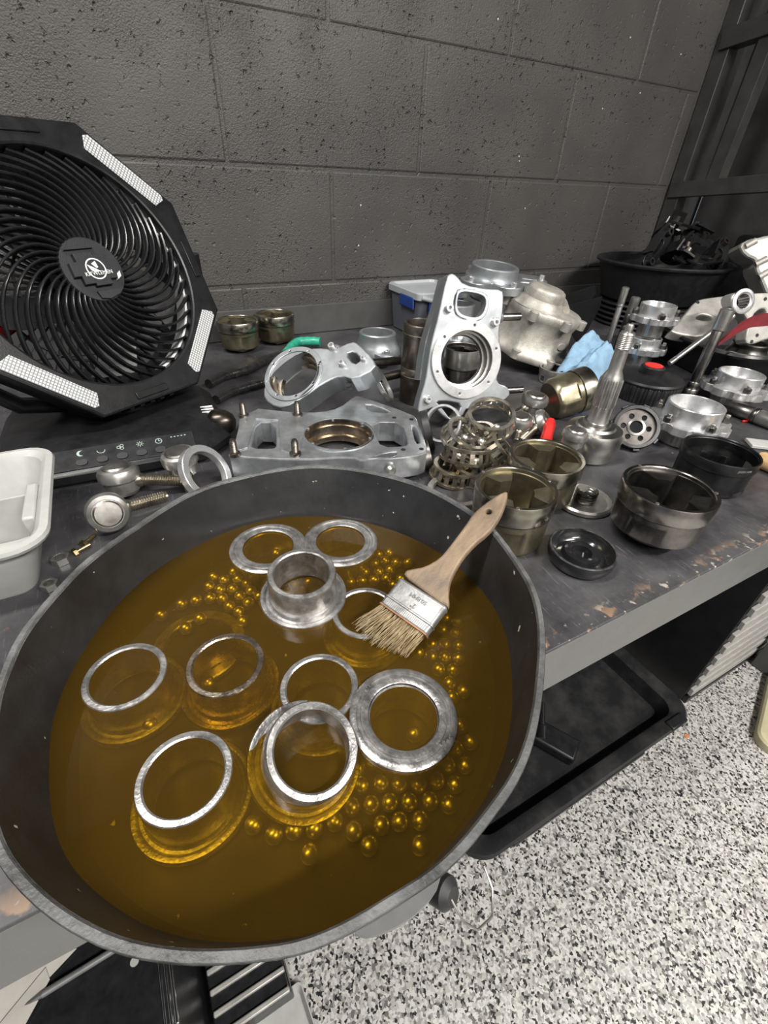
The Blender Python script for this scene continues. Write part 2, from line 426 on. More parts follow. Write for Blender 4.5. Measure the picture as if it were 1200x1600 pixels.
def pan_material():
    m = pm('scuffed_black_pan', (.021, .021, .022), 0, .34, .35, 22, .2, 350)
    nt = m.node_tree; N = nt.nodes; L = nt.links; p = N['Principled BSDF']
    src = p.inputs['Base Color'].links[0].from_socket
    tc = N.new('ShaderNodeTexCoord')
    n = N.new('ShaderNodeTexNoise'); n.inputs['Scale'].default_value = 130; n.inputs['Detail'].default_value = 3; L.new(tc.outputs['Object'], n.inputs['Vector'])
    r = N.new('ShaderNodeMapRange'); r.inputs['From Min'].default_value = .72; r.inputs['From Max'].default_value = .75; L.new(n.outputs['Fac'], r.inputs['Value'])
    mx = N.new('ShaderNodeMix'); mx.data_type = 'RGBA'; L.new(r.outputs['Result'], mx.inputs['Factor']); L.new(src, mx.inputs['A']); mx.inputs['B'].default_value = (.55, .52, .45, 1)
    L.new(mx.outputs['Result'], p.inputs['Base Color'])
    return m
PANM = pan_material()
RIMM = pm('scuffed_cut_edge', (.085, .085, .085), 0, .5, .6, 40, .4, 500)
PANO = pm('dusty_pan_outside', (.085, .082, .078), 0, .6, .35, 40, .3, 400)
pan = thing('oil_pan', 'large round black plastic pan of amber cleaning fluid at the bench front', 'pan', T(PC.x, PC.y, 0))
inner = [pan_ring(RZ - .6, .3)] + [pan_ring(z, 0) for z in (66, 50, 40, 34, 26, 18, 11, 7)]
last = inner[-1]
inner.append([(x * .97, y * .97, 5.0) for x, y, z in last])
inner.append([(x * .5, y * .5, 4.6) for x, y, z in last])
MB().loft(inner, cap1=True).build('inside', PANM, pan)
outer = [[(x * .95, y * .95, 0.4) for x, y, z in pan_ring(6, 2)], pan_ring(3, 3.5), pan_ring(12, 4.5), pan_ring(34, 3.6), pan_ring(58, 3.6), pan_ring(62, 4.6), pan_ring(RZ - .6, 4.4)]
MB().loft(outer, cap0=True).build('outside', PANO, pan)
def wob(ring, amp):
    return [(x, y, z + random.uniform(-amp, amp)) for x, y, z in ring]
r1 = pan_ring(RZ, 3.8, 180); r2 = pan_ring(RZ, .8, 180)
MB().loft([pan_ring(RZ - 1.2, 4.5, 180), wob([(x, y, RZ + .4) for x, y, z in r1], .35), wob([(x, y, RZ + .4) for x, y, z in r2], .35), pan_ring(RZ - 1.4, 0, 180)]).build('rim', RIMM, pan)
# pale ledge under the near rim and the rubber bung with its wire
tabv = []
for deg in [-102 + 1.5 * i for i in range(11)]:
    r = pan_r(deg, 60) + 4; a = math.radians(deg); e = 5.5 * math.sin(PI * (deg + 102) / 15.0) ** .5 if -102 < deg < -87 else 0
    tabv.append((r, r + max(e, .5), a))
rings = [[(a_ * math.cos(t), a_ * math.sin(t), 54), (b_ * math.cos(t), b_ * math.sin(t), 54), (b_ * math.cos(t), b_ * math.sin(t), 57.5), (a_ * math.cos(t), a_ * math.sin(t), 57.5)] for a_, b_, t in tabv]
MB().loft(rings, cap0=True, cap1=True).build('side_ledge', pm('pale_ledge', (.16, .16, .16), 0, .5, .15, 40), pan)
bp = G(689, 1390, 45) - PC
bung = MB().lathe([(0, -7), (6, -7), (7, -3), (7, 4), (4, 7), (0, 7)], 20, frame(bp, (.35, -.75, .5))).build('rubber_bung', RUBBER, pan)
w0 = bp + Vector((1, -5, 4))
MB().tube([w0, w0 + Vector((2, -9, -6)), w0 + Vector((8, -13, -14)), w0 + Vector((18, -12, -18)), w0 + Vector((24, -4, -16)), w0 + Vector((24, 4, -10))], .55, 6).build('wire_loop', STEEL, pan)

# ---- fluid
def fluid_material():
    m = bpy.data.materials.new('amber_cleaning_fluid'); m.use_nodes = True; nt = m.node_tree; N = nt.nodes; L = nt.links
    N.remove(N['Principled BSDF']); out = N['Material Output']
    tr = N.new('ShaderNodeBsdfTransparent'); tr.inputs['Color'].default_value = (.74, .55, .10, 1)
    df = N.new('ShaderNodeBsdfDiffuse')
    tc = N.new('ShaderNodeTexCoord')
    nz = N.new('ShaderNodeTexNoise'); nz.inputs['Scale'].default_value = 10; nz.inputs['Detail'].default_value = 5; L.new(tc.outputs['Object'], nz.inputs['Vector'])
    rp = N.new('ShaderNodeValToRGB'); e = rp.color_ramp.elements
    e[0].position = .3; e[0].color = (.098, .052, .007, 1); e[1].position = .75; e[1].color = (.128, .072, .012, 1)
    L.new(nz.outputs['Fac'], rp.inputs['Fac']); L.new(rp.outputs['Color'], df.inputs['Color'])
    mx = N.new('ShaderNodeMixShader'); mx.inputs['Fac'].default_value = .33
    L.new(tr.outputs[0], mx.inputs[1]); L.new(df.outputs[0], mx.inputs[2])
    gl = N.new('ShaderNodeBsdfGlossy'); gl.inputs['Roughness'].default_value = .03
    fr = N.new('ShaderNodeFresnel'); fr.inputs['IOR'].default_value = 1.33
    bn = N.new('ShaderNodeTexNoise'); bn.inputs['Scale'].default_value = 14; L.new(tc.outputs['Object'], bn.inputs['Vector'])
    bp_ = N.new('ShaderNodeBump'); bp_.inputs['Distance'].default_value = .0004; bp_.inputs['Strength'].default_value = .25
    L.new(bn.outputs['Fac'], bp_.inputs['Height']); L.new(bp_.outputs['Normal'], gl.inputs['Normal'])
    m2 = N.new('ShaderNodeMixShader'); L.new(fr.outputs[0], m2.inputs['Fac']); L.new(mx.outputs[0], m2.inputs[1]); L.new(gl.outputs[0], m2.inputs[2])
    L.new(m2.outputs[0], out.inputs['Surface'])
    return m
fl = MB()
ring = [(x, y, FZ) for x, y, z in pan_ring(FZ, .3)]
fl.loft([ring, [(x * .66, y * .66, FZ) for x, y, z in ring], [(x * .33, y * .33, FZ) for x, y, z in ring]], cap1=True)
tag(fl.build('amber_fluid', fluid_material(), None, T(PC.x, PC.y, 0)), 'still amber brown cleaning fluid filling the round black pan', 'fluid')

# ---- flanged bearing races
def race_meshes():
    neck = MB().lathe([(26.0, 5.0), (25.8, 28.4), (24.9, 29.8), (22.0, 30), (21.0, 29.2), (20.8, 3), (21.6, 2)], 64, closed=True)
    flange = MB().lathe([(31.5, 0), (33.4, 1.2), (33.6, 4.8), (33.0, 5.8), (31.0, 6.1), (30.0, 5.9), (29.0, 5.2), (27.4, 5.3), (26.6, 6.4), (25.6, 7.8), (25.0, 8.4),
                         (24.6, 4), (22, .8), (23, .2), (26.4, .2), (27, 1.2), (28.8, 1.2), (29.4, .1)], 64, closed=True)
    return neck, flange
def make_race(label, M, mat=None):
    t = thing('bearing_race', label, 'bearing race', M, 'flanged bearing races soaking in the pan')
    n, f = race_meshes()
    n.build('neck', mat or RACE, t); f.build('flange', mat or RACE, t)
    return t
RACEB = pm('bronzed_bearing_steel', (.46, .39, .31), 1, .26, .45, 90, .25, 500)
def upright(u, v, z=35.0): q = G(u, v, z); return T(q.x, q.y, z - 30)
make_race('flanged steel race standing in the fluid, nearest the pan left wall', upright(195, 1054))
make_race('bronze tinted flanged race standing in the fluid, second from the left wall', upright(352, 1036), RACEB)
make_race('flanged race partly under the paint brush bristles', upright(571, 955))
make_race('flanged race behind and beneath the tilted bright race', upright(499, 1072))
make_race('flanged race standing lowest and alone at the lower left of the pan', upright(288, 1211))
def flange_up(u, v, z=35.5, tx=0, ty=0):
    q = G(u, v, z); return Matrix.Translation((q.x, q.y, q.z)) @ Euler((PI + tx, ty, .4)).to_matrix().to_4x4()
make_race('race lying flange up by the far pan wall, beside another like it on its right', flange_up(419, 853, 35.6))
make_race('race lying flange up at the far right, next to the small balls', flange_up(532, 844, 35.8))
r9 = make_race('bright wide race with stamped lettering lying flange up among the balls', flange_up(631, 1116, 37, .02, .02))
MB().text('SKF', 3.6, Matrix.Translation((0, -28.2, .05)) @ Euler((PI, 0, 0)).to_matrix().to_4x4() @ Matrix.Rotation(-.35, 4, 'Z'), .05).build('stamp', STEELD, r9)
MB().text('MAX A', 3.2, Matrix.Translation((4, 28.2, .05)) @ Euler((PI, 0, 0)).to_matrix().to_4x4() @ Matrix.Rotation(PI - .3, 4, 'Z'), .05).build('stamp', STEELD, r9)
q = G(475, 934, 31)
R3 = q.copy()
make_race('race sitting high on the balls with its short neck well out of the fluid', Matrix.Translation(q) @ Euler((.06, -.02, 0)).to_matrix().to_4x4())
q = G(475, 1188, 20)
make_race('bright tilted race leaning on the one behind it, facing the camera', Matrix.Translation(q) @ Euler((math.radians(19), math.radians(7), 0)).to_matrix().to_4x4())
q = G(312, 1010, 8)
tag(MB().lathe([(33, 0), (34, 1), (34, 5), (33, 6), (27, 6), (26, 5), (26, 0)], 56, None, closed=True).build('thrust_washer', RACE, None, T(q.x, q.y, 4.8)), 'faint wide washer sunk deep in the fluid behind the bronze tinted race', 'washer')

# ---- balls
def sc(L, ox, oy, s): return [(ox + x / s, oy + y / s) for x, y in L]
BP = sc([(820, 420), (915, 397), (870, 435), (935, 432), (980, 457), (1040, 440), (800, 465), (852, 480), (910, 478), (1065, 477), (1005, 492), (945, 512), (805, 520), (862, 522), (738, 530), (985, 542), (1043, 527), (895, 558), (670, 547), (573, 598), (940, 585), (957, 627), (757, 615), (690, 660), (548, 820), (935, 770), (797, 918), (520, 1110), (1115, 310)], 60, 760, 3.0)
BP += sc([(555, 285), (515, 293), (497, 325), (543, 320), (435, 362), (483, 362), (525, 352), (572, 360), (620, 360), (350, 390), (397, 402), (443, 397), (500, 397), (547, 388), (383, 437), (430, 432), (482, 430), (533, 425), (590, 425), (560, 450), (215, 440), (180, 478), (130, 487), (155, 445), (235, 470), (15, 505), (775, 585), (818, 605), (760, 632), (815, 650), (715, 690), (770, 692), (827, 700), (660, 725), (715, 740), (770, 745), (827, 750), (745, 793), (805, 797)], 400, 740, 2.609)
BP += sc([(1028, 318), (1040, 385), (1095, 355), (847, 397), (862, 557), (1077, 517), (1125, 593), (1057, 625), (1020, 703), (1100, 703), (605, 710), (660, 685), (745, 720), (613, 797), (707, 785), (792, 790), (883, 793), (967, 773), (1053, 793), (570, 898), (660, 887), (747, 877), (838, 875), (935, 870), (1025, 887), (490, 967), (578, 1010), (707, 983), (793, 967), (890, 962), (107, 980), (203, 1027), (297, 1005), (393, 998), (370, 1118), (650, 1080), (887, 1078)], 360, 960, 3.0)
BR = 5.0
pts = [G(u, v, 11) for u, v in BP]
for it in range(30):
    for i in range(len(pts)):
        for j in range(i):
            d = pts[i] - pts[j]; d.z = 0; l = d.length
            if l < 2 * BR + .1:
                s = d.normalized() * ((2 * BR + .1 - l) / 2) if l > 1e-6 else Vector((.1, 0, 0))
                pts[i] = pts[i] + s; pts[j] = pts[j] - s
BALLM = pm('polished_ball_steel', (.90, .88, .84), 1, .36, .03, 30)
ball0 = MB().sphere((0, 0, 0), BR, 20, 12).build('steel_ball', BALLM, None, smooth=180)
tag(ball0, 'small steel bearing ball sunk in the amber fluid', 'ball', 'steel balls in the fluid')
for i, q in enumerate(pts):
    o = ball0 if i == 0 else ball0.copy()
    if i: COL.objects.link(o)
    o.location = (q.x * .001, q.y * .001, (4.7 + BR + (BR * 1.7 if (Vector((q.x, q.y)) - Vector((R3.x, R3.y))).length < 21 else 0)) * .001)

# ---- paint brush
b0 = G(791, 771, 98); b1 = G(612, 1002, 38)
bax = (b0 - b1).normalized(); bw = bax.cross(Vector((0, 0, 1))).normalized(); bn = bw.cross(bax).normalized()
if bn.z < 0: bn = -bn
BM = frame(G(668, 912, 62), bn, bax); BI = BM.inverted(); P0 = BM.translation.copy()
P0 = b1 + bax * (P0 - b1).dot(bax)
BM = frame(P0, bn, bax); BI = BM.inverted()
def bl(x, y):
    q = BI @ PLN(540 + x / 4.615, 760 + y / 4.615, P0, bn); return (q.x, q.y)
def smooth_loop(L, it=2):
    for _ in range(it):
        o = []
        for i in range(len(L)):
            a = L[i]; b = L[(i + 1) % len(L)]
            o += [(a[0] * .75 + b[0] * .25, a[1] * .75 + b[1] * .25), (a[0] * .25 + b[0] * .75, a[1] * .25 + b[1] * .75)]
        L = o
    return L
hand = [bl(*p) for p in ((1168, 45), (1100, 72), (1000, 140), (920, 210), (860, 300), (800, 380), (740, 460), (680, 530), (580, 590), (480, 608), (440, 615), (420, 655), (580, 775), (735, 885), (750, 862), (743, 780), (757, 690), (790, 620), (850, 520), (930, 430), (1030, 350), (1090, 275), (1140, 180), (1166, 90))]
hc = bl(1033, 197)
hole = [(hc[0] + 2.3 * math.cos(2 * PI * i / 16), hc[1] + 2.3 * math.sin(2 * PI * i / 16)) for i in range(16)]
brush = thing('paint_brush', 'flat paint brush with stained wooden handle laid across the pan rim', 'paint brush', BM)
WOODB = pm('stained_brush_wood', (.115, .082, .058), 0, .5, .3, 26, .25, 500, col2=(.29, .205, .125), thr=(.34, .68), stretch=(2.5, 1, 2.5))
MB().plate(smooth_loop(hand, 1), [hole], -3.2, 3.2, 1.6).build('handle', WOODB, brush)
fer = [bl(*p) for p in ((405, 668), (735, 895), (560, 1108), (272, 830))]
cx = sum(p[0] for p in fer) / 4; cy = sum(p[1] for p in fer) / 4
hw = (abs(fer[0][0] - fer[1][0]) + abs(fer[2][0] - fer[3][0])) / 4
ytop = (fer[0][1] + fer[1][1]) / 2; ybot = (fer[2][1] + fer[3][1]) / 2
FERM = pm('tinned_ferrule', (.27, .27, .265), .7, .46, .3, 70, .2, 300)
def rrect(w, h, r, n=5):
    o = []
    for sx, sy, a0 in ((1, 1, 0), (-1, 1, PI / 2), (-1, -1, PI), (1, -1, 3 * PI / 2)):
        for i in range(n + 1):
            a = a0 + PI / 2 * i / n; o.append((sx * (w - r) + r * math.cos(a), sy * (h - r) + r * math.sin(a)))
    return o
f = MB()
prof = [(ytop, 0), (ytop - 1.2, .5), (ytop - 2, .5), (ytop - 3, 0), (ytop * .35 + ybot * .65, 0), (ytop * .33 + ybot * .67, .6), (ytop * .29 + ybot * .71, .6), (ytop * .27 + ybot * .73, 0), (ybot + 1.5, 0), (ybot + .8, .6), (ybot, .3)]
f.loft([[(cx + x, y, z) for x, z in rrect(hw + d, 4.6 + d, 3)] for y, d in prof], cap0=True, cap1=True)
ferrule = f.build('ferrule', FERM, brush)
g = MB()
for i in range(26):
    g.box((cx - hw + 3 + i * (2 * hw - 6) / 25, ytop * .15 + ybot * .85, 4.7), (.55, 4.2, .7))
g.build('crimp_ridges', FERM, ferrule)
RUSTM = pm('rusty_edge', (.30, .14, .06), .3, .6, .4, 90)
MB().loft([[(cx + x, y, z) for x, z in rrect(hw + .5, 5.1, 3)] for y in (ybot - .3, ybot + .9)], cap0=True, cap1=True).build('rusty_lip', RUSTM, ferrule)
tm = Matrix.Translation((cx + 1, ytop * .62 + ybot * .38, 4.75)) @ Matrix.Rotation(PI, 4, 'Z')
MB().text('50.8MM', 4.6, tm @ Matrix.Translation((0, -3.0, 0)), .35).text('2"', 5.0, tm @ Matrix.Translation((0, 3.2, 0)), .35).build('embossed_size', pm('dark_emboss', (.16, .16, .155), .6, .5, .3, 80), ferrule)  # lettering coloured darker than the ferrule so it stands out
br = MB(); rng = random.Random(3)
ends = [bl(*p) for p in ((60, 1005), (150, 1140), (300, 1190), (430, 1230))]
def endpt(t):
    t *= 3; i = min(int(t), 2); k = t - i; a, b = ends[i], ends[i + 1]; return a[0] + (b[0] - a[0]) * k, a[1] + (b[1] - a[1]) * k
for i in range(420):
    t = rng.random(); x0 = cx + (t * 2 - 1) * (hw - 1.5); z0 = rng.uniform(-3.6, 3.6)
    tt = 1 - t if (fer[3][0] > fer[2][0]) else t
    ex, ey = endpt(min(1, max(0, tt + rng.gauss(0, .06)))); l = rng.uniform(.72, 1.03)
    ez = z0 * 1.5 + rng.gauss(0, 1.2)
    p3 = Vector((x0 + (ex - x0) * l, ybot + (ey - ybot) * l, ez))
    p1 = Vector((x0, ybot + 1, z0)); p2 = p1.lerp(p3, .55) + Vector((rng.gauss(0, .5), 0, rng.gauss(0, .6)))
    br.tube([p1, p2, p3], .3, 3, radii=[.32, .28, .12])
BRISM = pm('wet_bristle', (.17, .115, .05), 0, .2, .5, 160, col2=(.38, .30, .18), thr=(.3, .7), coat=.5)
o = br.build('bristles', BRISM, brush); o['kind'] = 'stuff'

# ================================================================== FAN
yw, tl = math.radians(30.4), math.radians(24.1)
FN = Vector((math.sin(yw) * math.cos(tl), -math.cos(yw) * math.cos(tl), math.sin(tl)))
FE1 = Vector((math.cos(yw), math.sin(yw), 0)); FE2 = FN.cross(FE1)
FC = Vector((-261.1, -350, 195.7))
FH = Matrix(((FE1.x, FE2.x, FN.x, FC.x), (FE1.y, FE2.y, FN.y, FC.y), (FE1.z, FE2.z, FN.z, FC.z), (0, 0, 0, 1)))
AXB = Vector((-284, -395, 0))                       # axis of the base
fan = thing('desk_fan', 'black battery camping fan with spiral grille and white light strips', 'fan', Matrix.Translation(AXB) @ Matrix.Rotation(-.033, 4, 'Z'))
FI = (Matrix.Translation(AXB) @ Matrix.Rotation(-.033, 4, 'Z')).inverted()
YK = FI @ Matrix.Translation((-277, -322, 0)) @ Matrix.Rotation(yw, 4, 'Z')
HL = FI @ FH                                        # head frame in fan coordinates
FANB = pm('fan_black_plastic', (.010, .010, .011), 0, .36, .3, 50, .12, 700, spec=.4)
FANG = pm('fan_rib_plastic', (.014, .014, .0155), 0, .25, .15, 50)
FANH = pm('fan_hub_plastic', (.016, .0165, .019), 0, .5, .2, 60, .3, 900)
def octo(apo_d, apo_c, ch=0):
    """octagon with diagonal sides at apothem apo_d and cardinal sides at apo_c"""
    o = []
    for k in range(8):
        a0 = math.radians(45 * k); a1 = math.radians(45 * (k + 1))
        d0 = apo_c if k % 2 == 0 else apo_d; d1 = apo_c if k % 2 else apo_d
        d1 = apo_d if k % 2 == 0 else apo_c
        det = math.cos(a0) * math.sin(a1) - math.sin(a0) * math.cos(a1)
        x = (d0 * math.sin(a1) - d1 * math.sin(a0)) / det; y = (d1 * math.cos(a0) - d0 * math.cos(a1)) / det
        o.append((x, y))
    return o
def circ(r, n=64, c=(0, 0)): return [(c[0] + r * math.cos(2 * PI * i / n), c[1] + r * math.sin(2 * PI * i / n)) for i in range(n)]
# head shell: octagon prism with round opening
oc = octo(162, 158); 
frame_o = MB().plate(oc, [circ(131, 72)], -14, 0, 3, HL).build('front_frame', FANB, fan)
sh = MB()
n = 72
def ocr(t, s=1.0):
    best = 1e9
    for k in range(8):
        a = math.radians(45 * k); d = 158 if k % 2 == 0 else 162; c = math.cos(t - a)
        if c > .1: best = min(best, d / c)
    return best * s
rings = [[(ocr(2 * PI * i / n, s) * math.cos(2 * PI * i / n), ocr(2 * PI * i / n, s) * math.sin(2 * PI * i / n), z) for i in range(n)] for s, z in ((.985, -13), (.985, -40), (.95, -52), (.86, -66))]
rings += [[(120 * math.cos(2 * PI * i / n), 120 * math.sin(2 * PI * i / n), -66) for i in range(n)], [(128 * math.cos(2 * PI * i / n), 128 * math.sin(2 * PI * i / n), -40) for i in range(n)], [(131 * math.cos(2 * PI * i / n), 131 * math.sin(2 * PI * i / n), -12) for i in range(n)]]
sh.loft(rings, HL).build('head_shell', FANB, fan)
# raised ribs and notches on the cardinal faces of the octagon
for k in range(4):
    a = PI / 2 * k
    for j in (-30, -15, 0, 15, 30):
        MB().box((0, 0, 0), (5, 7, 30), HL @ Matrix.Rotation(a, 4, 'Z') @ Matrix.Translation((158, j, -24))).build('grip_ridge', FANB, fan, bevel=1)
    MB().box((0, 0, 0), (9, 46, 3), HL @ Matrix.Rotation(a, 4, 'Z') @ Matrix.Translation((147, 0, .6))).build('corner_pad', FANB, fan, bevel=1)
# light strips: frame, white panel, fine grid
GRIDM = pm('light_strip_diffuser', (.86, .87, .88), 0, .4, .03, 30)
def strip_grid_material():
    m = bpy.data.materials.new('light_strip_grid'); nt, p = nodes_of(m); N = nt.nodes; L = nt.links
    p.inputs['Roughness'].default_value = .35
    tc = N.new('ShaderNodeTexCoord')
    sx = N.new('ShaderNodeSeparateXYZ'); L.new(tc.outputs['Object'], sx.inputs[0])
    outs = []
    for ax in ('X', 'Y'):
        f = N.new('ShaderNodeMath'); f.operation = 'MULTIPLY'; f.inputs[1].default_value = 300; L.new(sx.outputs[ax], f.inputs[0])
        g = N.new('ShaderNodeMath'); g.operation = 'FRACT'; L.new(f.outputs[0], g.inputs[0])
        h = N.new('ShaderNodeMath'); h.operation = 'LESS_THAN'; h.inputs[1].default_value = .30; L.new(g.outputs[0], h.inputs[0]); outs.append(h)
    mx = N.new('ShaderNodeMath'); mx.operation = 'MAXIMUM'; L.new(outs[0].outputs[0], mx.inputs[0]); L.new(outs[1].outputs[0], mx.inputs[1])
    c = N.new('ShaderNodeMix'); c.data_type = 'RGBA'; L.new(mx.outputs[0], c.inputs['Factor']); c.inputs['A'].default_value = (.66, .67, .68, 1); c.inputs['B'].default_value = (.20, .205, .21, 1)
    L.new(c.outputs['Result'], p.inputs['Base Color'])
    return m
STRIPM = strip_grid_material()
for k in range(4):
    a = math.radians(45.4 - 90 * k)
    Ms = HL @ Matrix.Rotation(a, 4, 'Z') @ Matrix.Translation((147.5, 0, .2)) @ Matrix.Rotation(PI / 2, 4, 'Z')
    so = MB().plate([(-46, -10), (46, -10), (50, -5), (44, 9), (-44, 9), (-50, -5)], [], 0, 2.2, .8).build('light_strip', STRIPM, fan, Ms)
# rear ring (white inner light diffuser) behind the grille
arc = MB(); ar = []
for i in range(40):
    t = math.radians(-72 + i * 3.2); ar.append([(r * math.cos(t), r * math.sin(t), z) for r, z in ((130.5, -14), (130.5, -36), (127.5, -36), (127.5, -14))])
arc.loft(ar, HL, True, True).build('inner_diffuser', GRIDM, fan)
# spiral grille ribs: one mesh, turned copies
rib_path = []
for i in range(15):
    t = i / 14; r = 33 + (130 - 33) * t; a = math.radians(62) * (t ** 1.15)
    z = 8 - 14 * t + 10 * math.sin(PI * t)
    rib_path.append((r, a, z))
rb = MB(); rr = []
for i, (r, a, z) in enumerate(rib_path):
    p_ = Vector((r * math.cos(a), r * math.sin(a), z))
    r2_, a2_, z2_ = rib_path[min(i + 1, 14)]; r1_, a1_, z1_ = rib_path[max(i - 1, 0)]
    tg = Vector((r2_ * math.cos(a2_) - r1_ * math.cos(a1_), r2_ * math.sin(a2_) - r1_ * math.sin(a1_), 0)).normalized()
    sd = Vector((-tg.y, tg.x, 0)); hgt = 15 - 5 * (i / 14); wd = 1.5
    rr.append([tuple(p_ + sd * wd + Vector((0, 0, -1))), tuple(p_ + Vector((0, 0, .4))), tuple(p_ - sd * wd + Vector((0, 0, -1))), tuple(p_ - sd * wd * .7 + Vector((0, 0, -hgt))), tuple(p_ + sd * wd * .7 + Vector((0, 0, -hgt)))])
rb.loft(rr, None, True, True)
NR = 40
rib0 = rb.build('grille_rib', FANG, fan, HL, smooth=50)
for k in range(1, NR):
    o = rib0.copy(); COL.objects.link(o); o.parent = fan
    o.matrix_basis = mm(HL @ Matrix.Rotation(2 * PI * k / NR, 4, 'Z'))
# hub with its stepped relief and print
hub = MB().lathe([(34, -6), (36, -2), (36, 7), (34.6, 9), (0, 9)], 64, HL).build('hub', FANH, fan)
def hub_tile(nm, pts, z0, z1, mat=FANH):
    return MB().plate(pts, [], z0, z1, .3, HL).build(nm, mat, hub)
FANT = pm('fan_relief_plastic', (.010, .0105, .013), 0, .42, .2, 60, .3, 900)
hub_tile('hub_relief', [(-28, -7), (-20, -7), (-20, -16), (-8, -16), (-8, -19), (12, -19), (12, -13), (26, -13), (30, 2), (26, 8), (18, 8), (18, 13), (4, 13), (4, 17), (-18, 17), (-18, 8), (-27, 8)], 8.6, 15.0)
hub_tile('hub_relief', [(-24, 22), (10, 22), (8, 31), (-4, 34), (-14, 31)], 8.6, 12.5)
hub_tile('hub_relief', [(-10, -24), (24, -24), (16, -30), (2, -34), (-8, -32)], 8.6, 12.5)
hub_tile('hub_mark', [(21, -15), (26, -12), (27, -6), (22, -9)], 8.8, 15.4, WHITEPR)
HP = HL @ Matrix.Translation((0, -1, 15.05))
MB().lathe([(10.2, 0), (11.6, 0), (11.6, .15), (10.2, .15)], 48, HP, closed=True).build('emblem_ring', WHITEPR, hub)
MB().plate([(-8.6, 5.5), (-3.6, 2.6), (4.6, -3.4), (-3.0, -3.2), (-6.0, -1.5)], [], 0, .16, 0, HP).plate([(-3.0, 5.8), (2.8, 8.2), (3.4, 1.2), (1.0, .6)], [], 0, .16, 0, HP).build('emblem_mark', WHITEPR, hub)
MB().text('KITWLEMEN', 6.0, HP @ Matrix.Translation((1, -5.0, .35)), .15).build('brand_print', WHITEPR, hub)
# blades, motor and rear guard
MB().lathe([(0, -40), (30, -40), (33, -34), (33, -12), (0, -10)], 40, HL).build('motor', FANB, fan)
bl_ = MB(); rws = []
for i in range(8):
    t = i / 7; r = 30 + 88 * t; w = 26 + 26 * t; a = -.5 * t
    row = []
    for j in range(6):
        s = j / 5 - .5; x = r * math.cos(a + s * w / r); y = r * math.sin(a + s * w / r); row.append((x, y, -26 + s * 16))
    rws.append(row + [(x, y, z - 1.6) for x, y, z in reversed(row)])
bl_.loft(rws, None, True, True)
BLADE = pm('fan_blade_plastic', (.035, .035, .037), 0, .3, .2, 40)
b_o = bl_.build('blade', BLADE, fan, HL)
for k in range(1, 5):
    o = b_o.copy(); COL.objects.link(o); o.parent = fan; o.matrix_basis = mm(HL @ Matrix.Rotation(2 * PI * k / 5, 4, 'Z'))
rg = MB()
for k in range(48):
    a = 2 * PI * k / 48
    rg.box((75, 0, -62), (100, 2.2, 5), HL @ Matrix.Rotation(a, 4, 'Z'))
for r in (60, 90): rg.lathe([(r - 1.5, -64), (r + 1.5, -64), (r + 1.5, -60), (r - 1.5, -60)], 64, HL, closed=True)
rg.cyl(34, -66, -58, 32, HL); rg.build('rear_guard', FANB, fan)
MB().plate([(math.cos(t) * r, math.sin(t) * r) for r, t in [(118, math.radians(x)) for x in range(186, 206, 4)] + [(92, math.radians(x)) for x in range(202, 182, -4)]], [], -57, -55, .3, HL).build('red_sticker', RED, fan)
# yoke and base
MB().lathe([(66, 26), (72, 30), (74, 42), (70, 52), (62, 58), (40, 60), (0, 60)], 56, YK).build('swivel_turret', FANB, fan)
for s in (-1, 1):
    MB().tube([(s * 60, 10, 40), (s * 120, 6, 60), (s * 158, 2, 100), (s * 166, -2, 150), (s * 164, -4, 200)], 10, 10, YK @ Matrix.Translation((0, -12, 0))).build('yoke_arm', FANB, fan)
def chamf(w, d0, d1, c):   # outline of the base: half width w, front -d0, back d1
    return [(-w + c, -d0), (w - c, -d0), (w, -d0 + c), (w, d1 - c), (w - c, d1), (-w + c, d1), (-w, d1 - c), (-w, -d0 + c)]
BW, BD0, BD1 = 134, 110, 118
def lay(o, z): return [(x, y, z) for x, y in o]
MB().loft([lay(chamf(BW - 4, BD0 - 4, BD1, 38), 0), lay(chamf(BW, BD0, BD1, 38), 5), lay(chamf(BW, BD0, BD1, 38), 14), lay(chamf(BW - 3, BD0 - 3, BD1, 36), 17), lay(chamf(BW - 16, BD0 - 34, BD1 - 8, 34), 31), lay(chamf(BW - 24, BD0 - 42, BD1 - 14, 34), 33)], None, True, True).build('base', FANB, fan, smooth=25)
